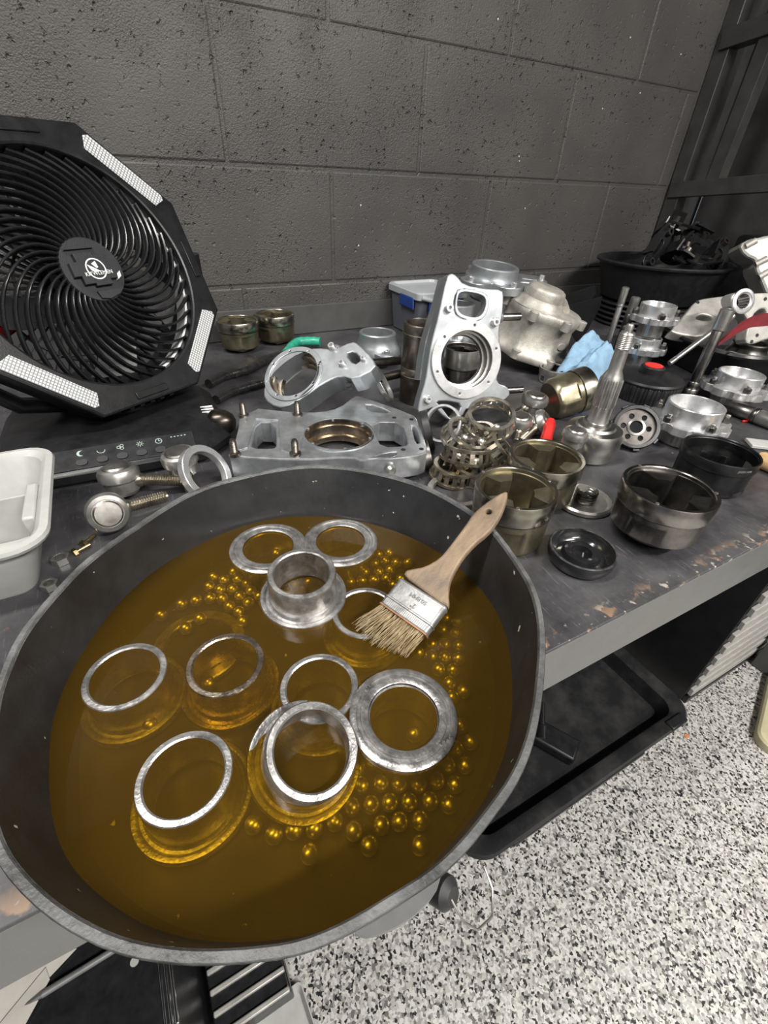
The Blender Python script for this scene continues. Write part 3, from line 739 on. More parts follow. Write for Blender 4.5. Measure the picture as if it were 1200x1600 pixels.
# sloping control panel with printed symbols
pa = Vector((0, -BD0 + 3.2, 17.4)); pb = Vector((0, -BD0 + 33.5, 31.3)); pd = (pb - pa).normalized()
PMX = frame((pa + pb) / 2 + Vector((0, -.1, .4)), Vector((1, 0, 0)).cross(pd), pd)
panel = MB().box((0, 0, 0), (176, 30, 1.2), PMX).build('control_panel', BLKPLS, fan, bevel=.5)
def pr(mb, nm='printed_symbol', mat=PALEPR): return mb.build(nm, mat, panel)
PX_ = [-37, -16, 5, 26, 47]
for i, x in enumerate(PX_):
    MB().plate(smooth_loop([(x - 6, -11), (x + 6, -11), (x + 6, -2), (x - 6, -2)], 2), [], .5, 2.0, .3, PMX).build('button', FANH, panel)
    Q = PMX @ Matrix.Translation((x, 7, .65))
    if i == 0:
        pr(MB().plate([(4.2 * math.cos(t), 4.2 * math.sin(t)) for t in [math.radians(a) for a in range(60, 301, 20)]] + [(1.6 + 3.2 * math.cos(t), 3.4 * math.sin(t)) for t in [math.radians(a) for a in range(270, 89, -20)]], [], 0, .15, 0, Q))
    elif i == 1:
        pr(MB().tube([(4.2 * math.cos(t), 4.2 * math.sin(t), 0) for t in [math.radians(a) for a in range(180, 361, 20)]], .45, 5, Q))
    elif i == 2:
        for k in range(3):
            pr(MB().lathe([(1.5, 0), (2.1, 0), (2.1, .15), (1.5, .15)], 16, Q @ Matrix.Translation((2.3 * math.cos(2.1 * k + 1), 2.3 * math.sin(2.1 * k + 1), 0)), closed=True))
    elif i == 3:
        m_ = MB().lathe([(1.5, 0), (2.1, 0), (2.1, .15), (1.5, .15)], 16, Q, closed=True)
        for k in range(8): m_.box((3.4, 0, .1), (1.4, .6, .15), Q @ Matrix.Rotation(k * PI / 4, 4, 'Z'))
        pr(m_)
    else:
        m_ = MB().lathe([(3.3, 0), (4.0, 0), (4.0, .15), (3.3, .15)], 24, Q, closed=True); m_.box((0, 1.3, .1), (.6, 2.8, .15), Q); m_.box((1, 0, .1), (2, .6, .15), Q); pr(m_)
for k in range(5): pr(MB().box((62 + k * 4, 10, .7), (2, 1, .2), PMX))
for k in range(4): pr(MB().box((-82 + k * 5, 9, .7), (3, 1, .2), PMX))
MB().cyl(1.8, .5, 2.0, 12, PMX @ Matrix.Translation((-68, 2, 0))).build('led', BLKGL, panel)
for k in range(3):
    MB().box((BW - 18, -30 + k * 9, 32.4), (16, 2.4, 1.6)).build('base_tick', WHITEPR, fan)

# ================================================================== WHITE BIN
wb = thing('white_bin', 'white plastic parts bin with a rolled lip at the left edge, before the fan', 'bin', T(-445, -600, 0))
def rr_(w, d, r, z, n=6): return [(x, y, z) for x, y in rrect(w, d, r, n)]
MB().loft([rr_(78, 70, 14, 0), rr_(80, 72, 16, 3), rr_(96, 84, 24, 52), rr_(105, 91, 28, 53), rr_(106, 92, 28, 56), rr_(105, 91, 28, 59), rr_(99, 86, 24, 59.5), rr_(94, 82, 23, 55), rr_(78, 70, 16, 6), rr_(60, 56, 10, 4)], None, True, True).build('body', WHITEP, wb, smooth=30)
MB().plate([(-78, 0), (78, 0), (92, 46), (-92, 46)], [], -1.2, 1.2, .5, Matrix.Translation((0, 10, 4)) @ Matrix.Rotation(PI / 2, 4, 'X')).build('divider', WHITEP, wb)
MB().box((88, -10, 44), (10, 60, 22)).build('latch_pad', WHITEP, wb, bevel=2)
MB().box((93.8, -10, 46), (1.5, 22, 12)).build('latch_slot_shade', RECSHADE, wb, bevel=.4)  # solid dark pad painted as the shade in the slot
MB().plate([(0, 0), (70, -26), (74, -20), (6, 6)], [], 58, 60.5, .6, Matrix.Translation((-20, -20, -18))).build('rib', WHITEP, wb)

# ================================================================== JOINT CUPS (tripod housings)
def cup_body(R, H, lobes=True, r_bot=.88, flats=True, wall=.88, band_z=.66):
    n = 96
    def rin(t):
        if not lobes: return R * wall
        c = math.cos(3 * t); k = min(1, max(0, (c - .22) / .22)); k = k * k * (3 - 2 * k)
        return R * (wall - .02 - .40 * k)
    def rout(t, z, r):
        if not flats or z > H * .5 or z < H * .06: return r
        best = r
        for k in range(3):
            a = 2 * PI * k / 3 + .5; c = math.cos(t - a)
            if c > .5: best = min(best, R * .86 / c)
        return best
    ang = [2 * PI * i / n for i in range(n)]
    def ro(r, z): return [(rout(t, z, r) * math.cos(t), rout(t, z, r) * math.sin(t), z) for t in ang]
    def ri(f, z): return [(f(t) * math.cos(t), f(t) * math.sin(t), z) for t in ang]
    body = MB().loft([ro(R * .3, 0), ro(R * (r_bot - .08), 0), ro(R * r_bot, H * .05), ro(R * .94, H * .14), ro(R * .95, H * .5), ro(R * .95, H * .52), ro(R * .95, H * (band_z - .04)), ro(R * .90, H * (band_z - .03)), ro(R * .90, H * band_z)], None, True)
    inside = MB().loft([ri(lambda t: R * (wall + .015), H - 1), ri(lambda t: R * (wall + .01), H * .93), ri(rin, H * .92), ri(rin, H * .16), ri(lambda t: rin(t) * .6, H * .12)], None, False, True)
    band = MB().lathe([(R * .90, H * band_z - 1), (R * .99, H * band_z - .6), (R, H * band_z + .8), (R, H - 1.2), (R * .985, H), (R * (wall + .03), H), (R * (wall + .015), H - 1.0)], n)
    return body, inside, band
def make_cup(label, M, R, H, mb, mi, mband, spline=False, screws=3, lobes=True, r_bot=.88, stub=0, flats=True, wall=.88, band_z=.66, group='steel joint cups on the bench', name='joint_cup'):
    t = thing(name, label, 'joint cup', M, group)
    b, i, bd = cup_body(R, H, lobes, r_bot, flats, wall, band_z)
    zb = Matrix.Translation((0, 0, stub))
    for m_ in (b, i, bd): m_.v = [(x, y, z + stub) for x, y, z in m_.v]
    b.build('body', mb, t); i.build('inside', mi, t); bd.build('rim_band', mband, t)
    for k in range(screws):
        a = 2 * PI * k / screws + 2 * PI / 6 - .52
        MB().cyl(1.8, H + stub - .2, H + stub + .5, 10, Matrix.Translation((R * .94 * math.cos(a), R * .94 * math.sin(a), 0))).build('rim_pin', STEEL, t)
    if stub:
        s = MB().lathe([(R * .42, 0), (R * .46, 1), (R * .46, stub + 3)], 90, None, fr=lambda tt, z, r: 1 + (.035 if math.cos(tt * 30) > 0 else -.035) if spline else 1)
        s.build('spline_stub', BLKSTEEL if spline else STEELD, t)
    return t
make_cup('oily steel joint cup at the back, nearer the fan of the back pair', T(-38, -70, 0, .3), 41, 52, OLIVE, OLIVE, OLIVEB, stub=7)
make_cup('oily steel joint cup at the back, right of the back pair', T(47, -44, 0, 1.0), 41, 52, OLIVE, OLIVE, OLIVEB, stub=7)
make_cup('olive joint cup beside the pan rim behind the brush handle', T(57, -790, 0, 1.40), 40.4, 63.5, OLIVE, OLIVE, OLIVEB)
make_cup('olive joint cup behind the one by the brush handle', T(143, -746, 0, .92), 42, 56, OLIVE, OLIVE, OLIVEB)
make_cup('dark oily joint cup standing on a splined stub by the bench front edge', T(200, -857, 0, 2.95), 45.1, 54, STEELD, STEELD, pm('burnished_dark_band', (.34, .32, .30), 1, .24, .3, 50), spline=True, stub=10, r_bot=.8)
bc = make_cup('black oxide joint cup with etched part number near the right edge', T(374, -815, 0, .0), 43.8, 46, BLKSTEEL, BLKSTEEL, BLKSTEEL, r_bot=.96, lobes=False, wall=.93, screws=0, band_z=.72)
def wrapw(R, z, a0):
    return lambda p: ((R + p.z) * math.cos(a0 + p.x / R), (R + p.z) * math.sin(a0 + p.x / R), z + p.y)
MB().text('JX091100B', 3.9, None, .05, warp=wrapw(43.85, 40, math.radians(-112))).build('etched_number', ETCH, bc)
MB().lathe([(0, 10), (20, 10), (22, 14), (14, 18), (8, 18), (7, 13), (0, 13)], 6).build('inner_nut', STEELD, bc)
MB().plate([(-13, -15), (13, -15), (13, 15), (-13, 15)], [], 0, 1.2, .4, Matrix.Rotation(math.radians(-38), 4, 'Z') @ Matrix.Translation((39.5, 0, 17)) @ Euler((PI / 2, 0, PI / 2)).to_matrix().to_4x4()).build('milled_flat', STEEL, bc)
# tall stack of two worn sleeves
def sleeve(label, x, y, z, R, H, mat):
    return tag(MB().lathe([(R - 2, 0), (R, 1), (R, H * .72), (R + .8, H * .73), (R + .8, H * .78), (R, H * .79), (R, H - 1.5), (R - 1, H), (R - 5, H), (R - 5.5, H - 1), (R - 5.5, 0)], 56, None, closed=True).build('steel_sleeve', mat, None, T(x, y, z)), label, 'sleeve')
sleeve('brown worn steel sleeve, lower one of the stack left of the upright housing', 166, -436, 0, 31, 58, STEELW)
sleeve('brown worn steel sleeve, upper one of the stack left of the upright housing', 166, -436, 58.1, 31, 66, STEELW)
# cup lying tilted by the blue towel
mo = DP(919, 608, 735); en = DP(857, 624, 728)
axv = (mo - en); L_ = 66
Mt = frame(mo - axv.normalized() * L_ + Vector((0, 0, -3)), axv.normalized() + Vector((.2, 0, .12)))
make_cup('oily joint cup lying on its side with its mouth to the right, before the towel', Mt, 35, 66, OLIVE, OLIVE, OLIVEB, screws=0)
# inside the upright housing bore one sees two more dark cups behind
make_cup('dark steel joint cup seen through the bore of the upright housing', T(236, -452, 0, .4), 30, 84, STEELD, STEELD, STEEL, screws=0)
make_cup('bright bottomed cup under the cast gear case', T(G(862, 596, 0).x, G(862, 596, 0).y, 0, .4), 28, 27, STEEL, STEELD, STEEL, screws=0, lobes=False)

# ---- black seal cup and spring disc in front
t = thing('seal_cap', 'glossy oily black round cap with a dished centre at the bench front', 'cap', T(100, -853, 0))
MB().lathe([(0, 0), (24, 0), (30, 3), (32.5, 9), (32.6, 15), (31.6, 17), (29.8, 16.5), (28.6, 11), (24, 7), (19, 8), (16.5, 12.5), (14, 13.4), (10, 12), (8.5, 6), (0, 5)], 64).build('body', BLKGL, t)
MB().lathe([(31.2, 16.4), (32.3, 16.6), (31.6, 17.6), (30.2, 17.2)], 64, None, closed=True).build('scuffed_lip', pm('scuffed_cap_lip', (.06, .06, .06), .3, .35, .9, 120), t)
t = thing('spring_disc', 'pale steel disc with coil spring lying between the joint cups', 'disc', T(184, -781, 0))
MB().lathe([(0, 0), (30, 0), (33, 2), (33, 6), (31, 8), (28.5, 7.6), (27, 5), (12, 4), (0, 4)], 56).build('plate', STEEL, t)
MB().cyl(7, 4, 20, 20, Matrix.Translation((-2, 4, 0)), 1).build('boss', STEEL, t)
MB().tube([((11) * math.cos(a), (11) * math.sin(a) - 2, 5 + a * .55) for a in [i * .35 for i in range(90)]][:72], 1.3, 6).build('coil_spring', STEELD, t)

# ---- stub axle, standing on its drum
t = thing('stub_axle', 'tall splined stub axle standing on its drum, threaded end up', 'axle', T(283, -698, 0))
MB().lathe([(0, 0), (30, 0), (33, 3), (34, 14), (37.5, 20), (38, 36), (35, 42), (26, 44), (24, 47), (18, 48), (17, 52), (0, 52)], 64).build('drum', pm('grey_machined_steel', (.46, .45, .43), 1, .33, .2, 30), t)
MB().lathe([(16, 48), (13, 53), (12.6, 72), (13, 74)], 48).build('shank', STEEL, t)
MB().lathe([(12.6, 73), (13.6, 75), (13.6, 108), (12.8, 110)], 96, None, fr=lambda a, z, r: 1 + (.05 if math.cos(a * 26) > 0 else -.03)).build('splines', STEEL, t)
MB().lathe([(13, 109.5), (11.5, 114), (8.4, 120), (8.0, 146), (8.4, 147)], 40).build('neck', STEEL, t)
prof = [(8.2, 146)]
for k in range(9): prof += [(9.0, 147.5 + k * 2), (8.1, 148.5 + k * 2)]
MB().lathe(prof + [(7.5, 166), (5, 167)], 32).build('thread', STEEL, t)
MB().lathe([(4.6, 165), (4.6, 173), (3.4, 175), (0, 175)], 20).build('tip', STEEL, t)

# ---- clutch drum plate with holes, leaning on the axle
cn = (CAMPOS - G(993, 667, 30)).normalized(); cn = (cn + Vector((.35, 0, .15))).normalized()
t = thing('drive_plate', 'dark round drive plate with a ring of holes leaning by the stub axle', 'plate', frame(G(993, 668, 29), cn))
WEBM = pm('dark_oily_web', (.10, .09, .085), .9, .42, .4, 60)
holes = [circ(9, 24)] + [circ(3.6, 14, (17 * math.cos(a), 17 * math.sin(a))) for a in [i * PI / 3 for i in range(6)]]
MB().plate(circ(26, 56), holes, -2, 2, .5).build('web', WEBM, t)
MB().lathe([(30.5, -6), (31.6, -4), (31.6, 5), (30.5, 6), (26, 6), (25.4, 2), (25.4, -6)], 60, None, closed=True).build('ring', BLKSTEEL, t)
for k in range(7):
    a = 2 * PI * k / 7 + .4
    MB().box((0, 0, 0), (4, 9, 6), Matrix.Rotation(a, 4, 'Z') @ Matrix.Translation((32.5, 0, 0))).build('lug', BLKSTEEL, t, bevel=.8)
MB().lathe([(9, -3), (12, -2), (12, 3.2), (9, 4)], 32, None, closed=True).build('hub_bush', STEEL, t)

# ---- scalloped flanges
def scallop(R, n, d, m=12):
    o = []
    for i in range(n * m):
        a = 2 * PI * i / (n * m); ph = (i % m) / m
        k = .5 - .5 * math.cos(2 * PI * ph); o.append((R - d * (k ** 3)) if False else R - (d if .36 < ph < .64 else (d * .5 if .3 < ph < .7 else 0)))
    return [(r * math.cos(2 * PI * i / (n * m)), r * math.sin(2 * PI * i / (n * m))) for i, r in enumerate(o)]
def make_flange(label, M, Rr, Hr, Rf, zf, tf, Rb, lobes=10, nb=5, a0=0.0):
    t = thing('scalloped_flange', label, 'flange', M, 'scalloped aluminium flanges at the right')
    MB().plate(scallop(Rf, lobes, Rf * .07), [circ(Rr - 6, 48)], zf, zf + tf, 1.0).build('flange', ALUB, t)
    zt = zf + tf
    MB().lathe([(Rr, zt - 1), (Rr, zt + Hr - 1), (Rr - 1, zt + Hr), (Rr - 3, zt + Hr), (Rr - 3.6, zt + Hr - 1), (Rr - 4, zt + Hr * .35), (Rr - 9, zt + 1), (Rr - 9, zt - 2)], 64).build('collar', ALUB, t)
    MB().lathe([(0, zt + .4), (Rr - 8, zt + .4), (Rr - 8.5, zt - 1)], 48).build('web', ALU, t)
    if zf > 2:
        MB().lathe([(0, 0), (Rb - 2, 0), (Rb, 2), (Rb, zf + .5)], 72, None, fr=lambda a, z, r: 1 + (.012 if math.cos(a * 24) > 0 else -.012)).build('splined_body', STEEL, t)
    for k in range(nb):
        a = 2 * PI * k / nb + a0; q = Matrix.Translation(((Rr + Rf) / 2 * math.cos(a), (Rr + Rf) / 2 * math.sin(a), 0))
        bo = MB().lathe([(0, zt), (6, zt), (6, zt + 7), (5, zt + 8), (0, zt + 8)], 6, q).build('bolt', STEELD, t)
        MB().cyl(3.4, zt + 7.5, zt + 12, 12, q, .6).build('bolt_tip', STEEL, bo)
    return t
make_flange('scalloped flange right of the stub axle, behind the black numbered cup', T(455, -725, 0), 37.7, 22, 54, 24, 12, 36, 9, 5, .5)
make_flange('scalloped flange farther right, by the black bin', T(684, -664, 0), 36, 20, 54, 20, 13, 30, 10, 5, .2)
make_flange('lower scalloped flange of the stacked pair behind the towel', T(694, -462, 0), 31, 16, 46, 32, 12, 25, 10, 4, .3)
make_flange('upper scalloped flange of the stacked pair behind the towel', T(703, -459, 60.5), 33.4, 20, 45, 28, 12, 24, 10, 4, .9)

# ---- ribbed black filler cap with red centre
t = thing('filler_cap', 'ribbed black round cap with a red button on top', 'cap', T(560, -580, 0))
MB().lathe([(54, 0), (55, 3), (56, 27), (54, 30)], 216, None, fr=lambda a, z, r: 1 + (.018 if math.cos(a * 54) > 0 else -.01)).build('ribbed_skirt', BLKPLS, t)
MB().lathe([(54, 29.5), (57, 30.5), (57.5, 33), (55, 36), (40, 39), (22, 42), (0, 42)], 72).build('top', BLKPL, t)
MB().lathe([(18, 40), (20, 42), (20, 52), (18, 54), (0, 54)], 40).build('knob', BLKPL, t)
MB().lathe([(0, 53.5), (15, 53.5), (15, 55), (14, 55.6), (0, 55.6)], 32).build('red_button', RED, t)

# ---- upright axle shafts
def shaft(label, p0, p1, segs, mat=STEEL, cat='axle shaft'):
    M = along(p0, p1); L = (Vector(p1) - Vector(p0)).length
    t = thing('axle_shaft', label, cat, M, 'axle shafts at the right')
    pr_ = [(0, 0)]
    for f0, f1, r in segs[:-1]: pr_ += [(r * .94, f0 * L), (r, f0 * L + 1), (r, f1 * L - 1), (r * .94, f1 * L)]
    MB().lathe(pr_, 28).build('shaft', mat, t)
    f0, f1, r = segs[-1]
    MB().lathe([(r * .94, f0 * L), (r, f0 * L + 1), (r, f1 * L - 1.5), (r * .7, f1 * L), (0, f1 * L)], 28).build('end', STEEL, t)
    return t
shaft('slim bright upright axle shaft behind the blue towel', (660, -405, 0), (660, -405, 144), [(0, .1, 8), (.1, .74, 6), (.74, .78, 6.6), (.78, 1, 7)])
shaft('thicker dark upright axle shaft left of the stacked flanges', (735, -378, 0), (742, -378, 116), [(0, .5, 9), (.5, .7, 9.5), (.7, 1, 9.6)], STEELD)
shaft('long steel axle shaft rising behind the ribbed black cap', (628, -622, 0), (640, -618, 150), [(0, .12, 13), (.12, .2, 10), (.2, .78, 8.6), (.78, 1, 11)], STEELD)
shaft('thin leaning rod crossing behind the long axle shaft', DP(1046, 568, 850), DP(1146, 493, 850), [(0, .1, 5), (.1, .8, 4.6), (.8, 1, 5.2)], STEEL)
shaft('black shaft lying at the right edge beyond the numbered cup', G(1140, 635, 12), G(1215, 662, 12), [(0, .5, 12), (.5, .6, 13), (.6, 1, 12)], STEELD)

# ---- tie rod ends
STEM = pm('brown_thread_steel', (.30, .27, .22), .95, .32, .3, 60)
def ball_end(label, c, axis, stem, R=20, group='tie rod ends'):
    """round ball joint housing with a cap on `axis` and a threaded stem towards `stem`"""
    c = Vector(c); M = frame(c, axis); t = thing('tie_rod_end', label, 'tie rod end', M, group)
    MB().lathe([(0, -R * .75), (R * .7, -R * .75), (R * .85, -R * .55), (R * .82, -R * .05), (R, R * .1), (R, R * .42), (R * .9, R * .62), (R * .72, R * .7), (R * .70, R * .6), (0, R * .6)], 40).build('housing', STEEL, t)
    MB().lathe([(R * .66, R * .58), (R * .66, R * .7), (R * .58, R * .78), (0, R * .8)], 32).build('cap', pm('brushed_cap', (.5, .47, .44), 1, .35, .2, 60), t)
    d = M.inverted().to_3x3() @ (Vector(stem) - c); L = d.length
    MS = along(d.normalized() * R * .6, d)
    pr_ = [(R * .44, 0), (R * .40, R * .3)]
    zz = R * .45
    while zz < L - R * .7:
        pr_ += [(R * .33, zz), (R * .28, zz + 1.2)]; zz += 2.4
    MB().lathe(pr_ + [(R * .28, L - R * .65), (0, L - R * .6)], 20, MS).build('threaded_stem', STEM, t)
    return t
ball_end('tie rod end lying on its side by the pan, round cap facing the camera', G(168, 800, 22) + Vector((0, 0, 0)), (CAMPOS - G(168, 800, 22)) + Vector((0, 0, -80)), G(262, 775, 16), 20)
ball_end('tie rod end with dark cap turned up, behind the one facing the camera', G(181, 766, 22) + Vector((6, 18, 2)), (0, .15, 1), G(262, 768, 14) + Vector((20, 16, 0)), 21)
ball_end('tie rod end standing cap up before the fan control panel', G(283, 722, 30), (-.1, -.05, 1), G(300, 770, 4), 20)
ball_end('tie rod end cap up between the bearing cages and the lying cup', G(834, 630, 34), (0, -.1, 1), G(795, 655, 14), 20)
ball_end('tie rod end tipped over nearest the red handle', G(842, 662, 20), (.5, -.6, .5), G(812, 690, 10), 19)
ball_end('tie rod end cap up beside the bearing cages, left of the tipped one', G(812, 662, 24), (-.1, -.1, 1), G(806, 690, 8), 18)
ball_end('tie rod end cap up in front of the stub axle drum', G(897, 684, 44), (0, -.05, 1), G(899, 735, 2), 16)

# ================================================================== ALUMINIUM HOUSINGS
def traced(name, label, cat, P0, n, up, ox, oy, s, outline, holes, thick, mat, bev=1.6, group=None, sm=1):
    n = Vector(n).normalized(); M = frame(P0, n, up); I = M.inverted()
    def lc(x, y):
        q = I @ PLN(ox + x / s, oy + y / s, Vector(P0), n); return (q.x, q.y)
    t = thing(name, label, cat, M, group)
    hs = []
    for h in holes:
        if h[0] == 'c':
            c = lc(h[1], h[2]); hs.append(circ(h[3] + 1.3, 56, c))
        else: hs.append(smooth_loop([lc(*p) for p in h], 1))
    MB().plate(smooth_loop([lc(*p) for p in outline], sm), hs, -thick, 0, bev).build('body', mat, t)
    return t, lc
def bore_ring(t, c, ro, rb, h, depth, mat_f, mat_b, nh=6):
    Mx = Matrix.Translation((c[0], c[1], 0))
    MB().plate(circ(ro, 64), [circ(rb, 64)] + [circ(1.9, 12, (ro * .88 * math.cos(a), ro * .88 * math.sin(a))) for a in [2 * PI * k / nh + .3 for k in range(nh)]], -2, h, .6, Mx).build('bearing_flange', mat_f, t)
    MB().lathe([(rb + 1, h - 1), (rb, h - 1.5), (rb, -depth * .25), (rb - 2.5, -depth * .27), (rb - 2.5, -depth * .5), (rb - 1, -depth * .52), (rb - 1, -depth * .72), (rb - 5, -depth * .75), (rb - 6, -depth * .98), (rb - 3, -depth), (rb + 1, -depth)], 64, Mx).build('bore', mat_b, t)
def boss(t, c, r=5, h=7, mat=ALUB):
    b = MB().lathe([(r + 1.5, -1), (r, 1), (r, h - .6), (r - .6, h), (r * .45, h), (r * .45, h * .3), (0, h * .3)], 24, Matrix.Translation((c[0], c[1], 0))).build('boss', mat, t)
def stud(t, c, r=4.2, h=20, z=0):
    pr_ = [(r + 2.6, z - .5), (r + 2.6, z + 3), (r, z + 3.4)]; zz = z + 4
    while zz < z + h - 2: pr_ += [(r, zz), (r * .88, zz + .8)]; zz += 1.6
    MB().lathe(pr_ + [(r * .7, z + h), (0, z + h)], 20, Matrix.Translation((c[0], c[1], 0))).build('stud', STEELW, t)

# A: lying flat before the pan
P0 = G(529, 678, 36)
t, lc = traced('gearbox_housing', 'flat aluminium housing with four studs lying just behind the pan rim', 'housing', P0, (0, 0, 1), (0, 1, 0), 320, 380, 3.0,
   [(157, 840), (165, 815), (250, 772), (330, 786), (430, 790), (540, 792), (630, 772), (700, 716), (730, 716), (975, 800), (1000, 830), (1043, 955), (1040, 985), (900, 1008), (780, 1005), (735, 1022), (690, 1000), (440, 1016), (120, 1000), (112, 975), (165, 900)],
   [('c', 627, 893, 43), [(240, 838), (330, 838), (338, 950), (320, 962), (215, 960), (225, 930)], [(785, 835), (925, 838), (955, 935), (940, 950), (830, 955), (800, 900)], [(752, 745), (870, 788), (845, 796), (760, 786)], [(800, 990), (895, 972), (908, 985), (870, 1003), (810, 1006)], [(968, 852), (992, 855), (1012, 935), (990, 940)], [(180, 860), (205, 855), (195, 905), (172, 910)]],
   30, ALUD, 1.8, 'aluminium gearbox housings')
bore_ring(t, lc(627, 893), 47, 43, 1.5, 30, ALU, BORE, 6)
for c in ((183, 812), (435, 808), (140, 992), (425, 992)): stud(t, lc(*c))
for c in ((968, 826), (1015, 965), (888, 818), (930, 968)): MB().cyl(3, -.3, .5, 14, Matrix.Translation((*lc(*c), 0))).build('bolt_hole_shade', RECSHADE, t)  # solid dark discs painted as the shade inside bolt holes
MB().plate([lc(*p) for p in ((170, 830), (250, 780), (440, 800), (470, 850), (440, 1000), (360, 975), (345, 830), (240, 825), (200, 960), (130, 985))], [], .1, 1.6, .4).build('gasket_face', ALUD, t)
MB().lathe([(0, 0), (6, 0), (7, 4), (5, 8), (0, 9)], 20, Matrix.Translation((lc(870, 1010)[0], lc(870, 1010)[1] + 1, -14)) @ Matrix.Rotation(PI / 2, 4, 'X')).build('side_plug', STEEL, t)

# B: leaning behind A
P0 = DP(462, 584, 672); nB = Vector((-.52, -.34, .78)).normalized()
t, lc = traced('gearbox_housing', 'aluminium housing tipped up on the flat one, bore facing left', 'housing', P0, nB, (0, 1, 0), 320, 380, 3.0,
   [(268, 705), (300, 620), (395, 535), (490, 492), (560, 490), (600, 500), (690, 458), (720, 470), (790, 540), (806, 585), (700, 640), (640, 620), (560, 650), (470, 720), (370, 775), (300, 755)],
   [('c', 415, 612, 38), [(660, 520), (700, 505), (735, 545), (700, 570)]], 34, ALU, 1.8, 'aluminium gearbox housings')
bore_ring(t, lc(415, 612), 46, 38, 2.0, 34, ALU, BORE, 8)
boss(t, lc(645, 568)); boss(t, lc(598, 470 + 20)); boss(t, lc(745, 545), 4, 5)
MB().cyl(4.5, -14, -11, 16, Matrix.Translation((*lc(660, 640), 0))).build('side_hole_shade', RECSHADE, t)  # dark disc in place of a shaded hole

# C: standing upright, facing the camera
P0 = DP(727, 562, 650); nC = Vector((-.22, -.93, .30)).normalized()
t, lc = traced('gearbox_housing', 'upright aluminium housing with a six hole round flange facing the camera', 'housing', P0, nC, (0, 0, 1), 600, 380, 3.53,
   [(345, 185), (372, 163), (402, 178), (440, 228), (560, 252), (655, 255), (662, 300), (655, 400), (636, 470), (640, 560), (632, 690), (622, 772), (680, 790), (697, 820), (690, 850), (620, 892), (540, 915), (460, 905), (430, 960), (380, 985), (330, 960), (280, 905), (225, 925), (180, 940), (200, 850), (228, 760), (243, 650), (262, 540), (300, 400)],
   [('c', 452, 645, 39), [(388, 300), (415, 250), (530, 268), (575, 300), (562, 385), (520, 428), (430, 412), (388, 378)], [(285, 872), (360, 872), (430, 888), (400, 955), (370, 975), (318, 905)], [(538, 868), (585, 850), (605, 868), (572, 892), (545, 892)]],
   22, ALU, 1.8, 'aluminium gearbox housings')
cC = lc(452, 645)
bore_ring(t, cC, 53, 39, 4, 24, ALUB, STEEL, 6)
for c in ((355, 358), (610, 436), (240, 862)): boss(t, lc(*c), 5.5, 7)
for c, L in (((672, 404), 34), ((688, 816), 34)):
    q = lc(*c); MB().cyl(5.2, -4, L, 18, Matrix.Translation((q[0] - 4, q[1], -12)) @ Matrix.Rotation(PI / 2, 4, 'Y'), 1).build('guide_pin', STEELD, t)
    MB().lathe([(8, -8), (8, 2), (6.5, 4), (4, 4)], 20, Matrix.Translation((q[0] - 4, q[1], -12)) @ Matrix.Rotation(PI / 2, 4, 'Y')).build('pin_boss', ALU, t)
wl = [lc(*p) for p in ((372, 170), (335, 310), (300, 420), (262, 540), (243, 650), (228, 760), (200, 850), (185, 930))]
wall = MB()
for (a, b) in zip(wl, wl[1:]):
    pass
MB().loft([[(x - 1, y, -22), (x + 5, y, -22), (x + 5, y, -46), (x - 1, y, -46)] for x, y in wl[:6]], None, True, True).build('side_web', ALU, t)
MB().plate(smooth_loop([lc(*p) for p in ((395, 285), (415, 248), (532, 266), (580, 298), (566, 390), (522, 434), (428, 418), (384, 382))], 2), [smooth_loop([lc(*p) for p in ((402, 302), (420, 264), (526, 280), (562, 308), (552, 376), (514, 414), (436, 400), (402, 370))], 2)], -14, 2.2, .8).build('window_frame', ALU, t)
# thin curved link and dark seals at its foot
q0 = DP(668, 636, 600); q1 = DP(703, 672, 580)
def ringobj(name, label, cat, c, n, ro, ri, h, mat, group=None):
    return tag(MB().lathe([(ro - .6, -h / 2), (ro, -h / 2 + .6), (ro, h / 2 - .6), (ro - .6, h / 2), (ri + .6, h / 2), (ri, h / 2 - .6), (ri, -h / 2 + .6), (ri + .6, -h / 2)], 56, None, closed=True).build(name, mat, None, frame(c, n)), label, cat, group)
ringobj('spacer_ring', 'thin bright spacer ring leaning on the foot of the upright housing', 'ring', DP(692, 662, 602), (-.75, -.45, .5), 25, 21.5, 8, ALUB)
ringobj('oil_seal', 'black rubber oil seal leaning between the flat and upright housings', 'seal', DP(668, 672, 625), (.85, -.45, .3), 27, 18, 10, RUBBER, 'oil seals')
ringobj('oil_seal', 'dark steel cased seal tucked under the right end of the flat housing', 'seal', DP(661, 716, 604) + Vector((4, 0, 0)), (.92, -.35, .25), 24, 15, 12, STEELD, 'oil seals')
ringobj('spacer_ring', 'steel ring leaning behind the tipped housing beside the sleeves', 'ring', DP(598, 600, 700), (.75, -.4, .55), 30, 26.5, 7, STEEL)
ringobj('spacer_ring', 'pale ring lying flat against the pan wall near the cages', 'ring', G(712, 768, 4), (0, 0, 1), 34, 27, 7, STEEL)
ringobj('spacer_ring', 'clear bright collar leaning on the pan rim left of the flat housing', 'ring', G(322, 740, 26), (.62, -.55, .55), 33, 25, 9, ALUB)
for k, (a, b) in enumerate((((575, 568), (640, 562)), ((590, 592), (650, 578)))):
    p0 = DP(*a, 735); p1 = DP(*b, 780)
    tag(MB().cyl(7, 0, (p1 - p0).length, 20, along(p0, p1), .8).build('steel_bar', STEELD), ['upper', 'lower'][k] + ' round steel bar poking out beside the worn sleeves', 'bar', 'round bars beside the sleeves')

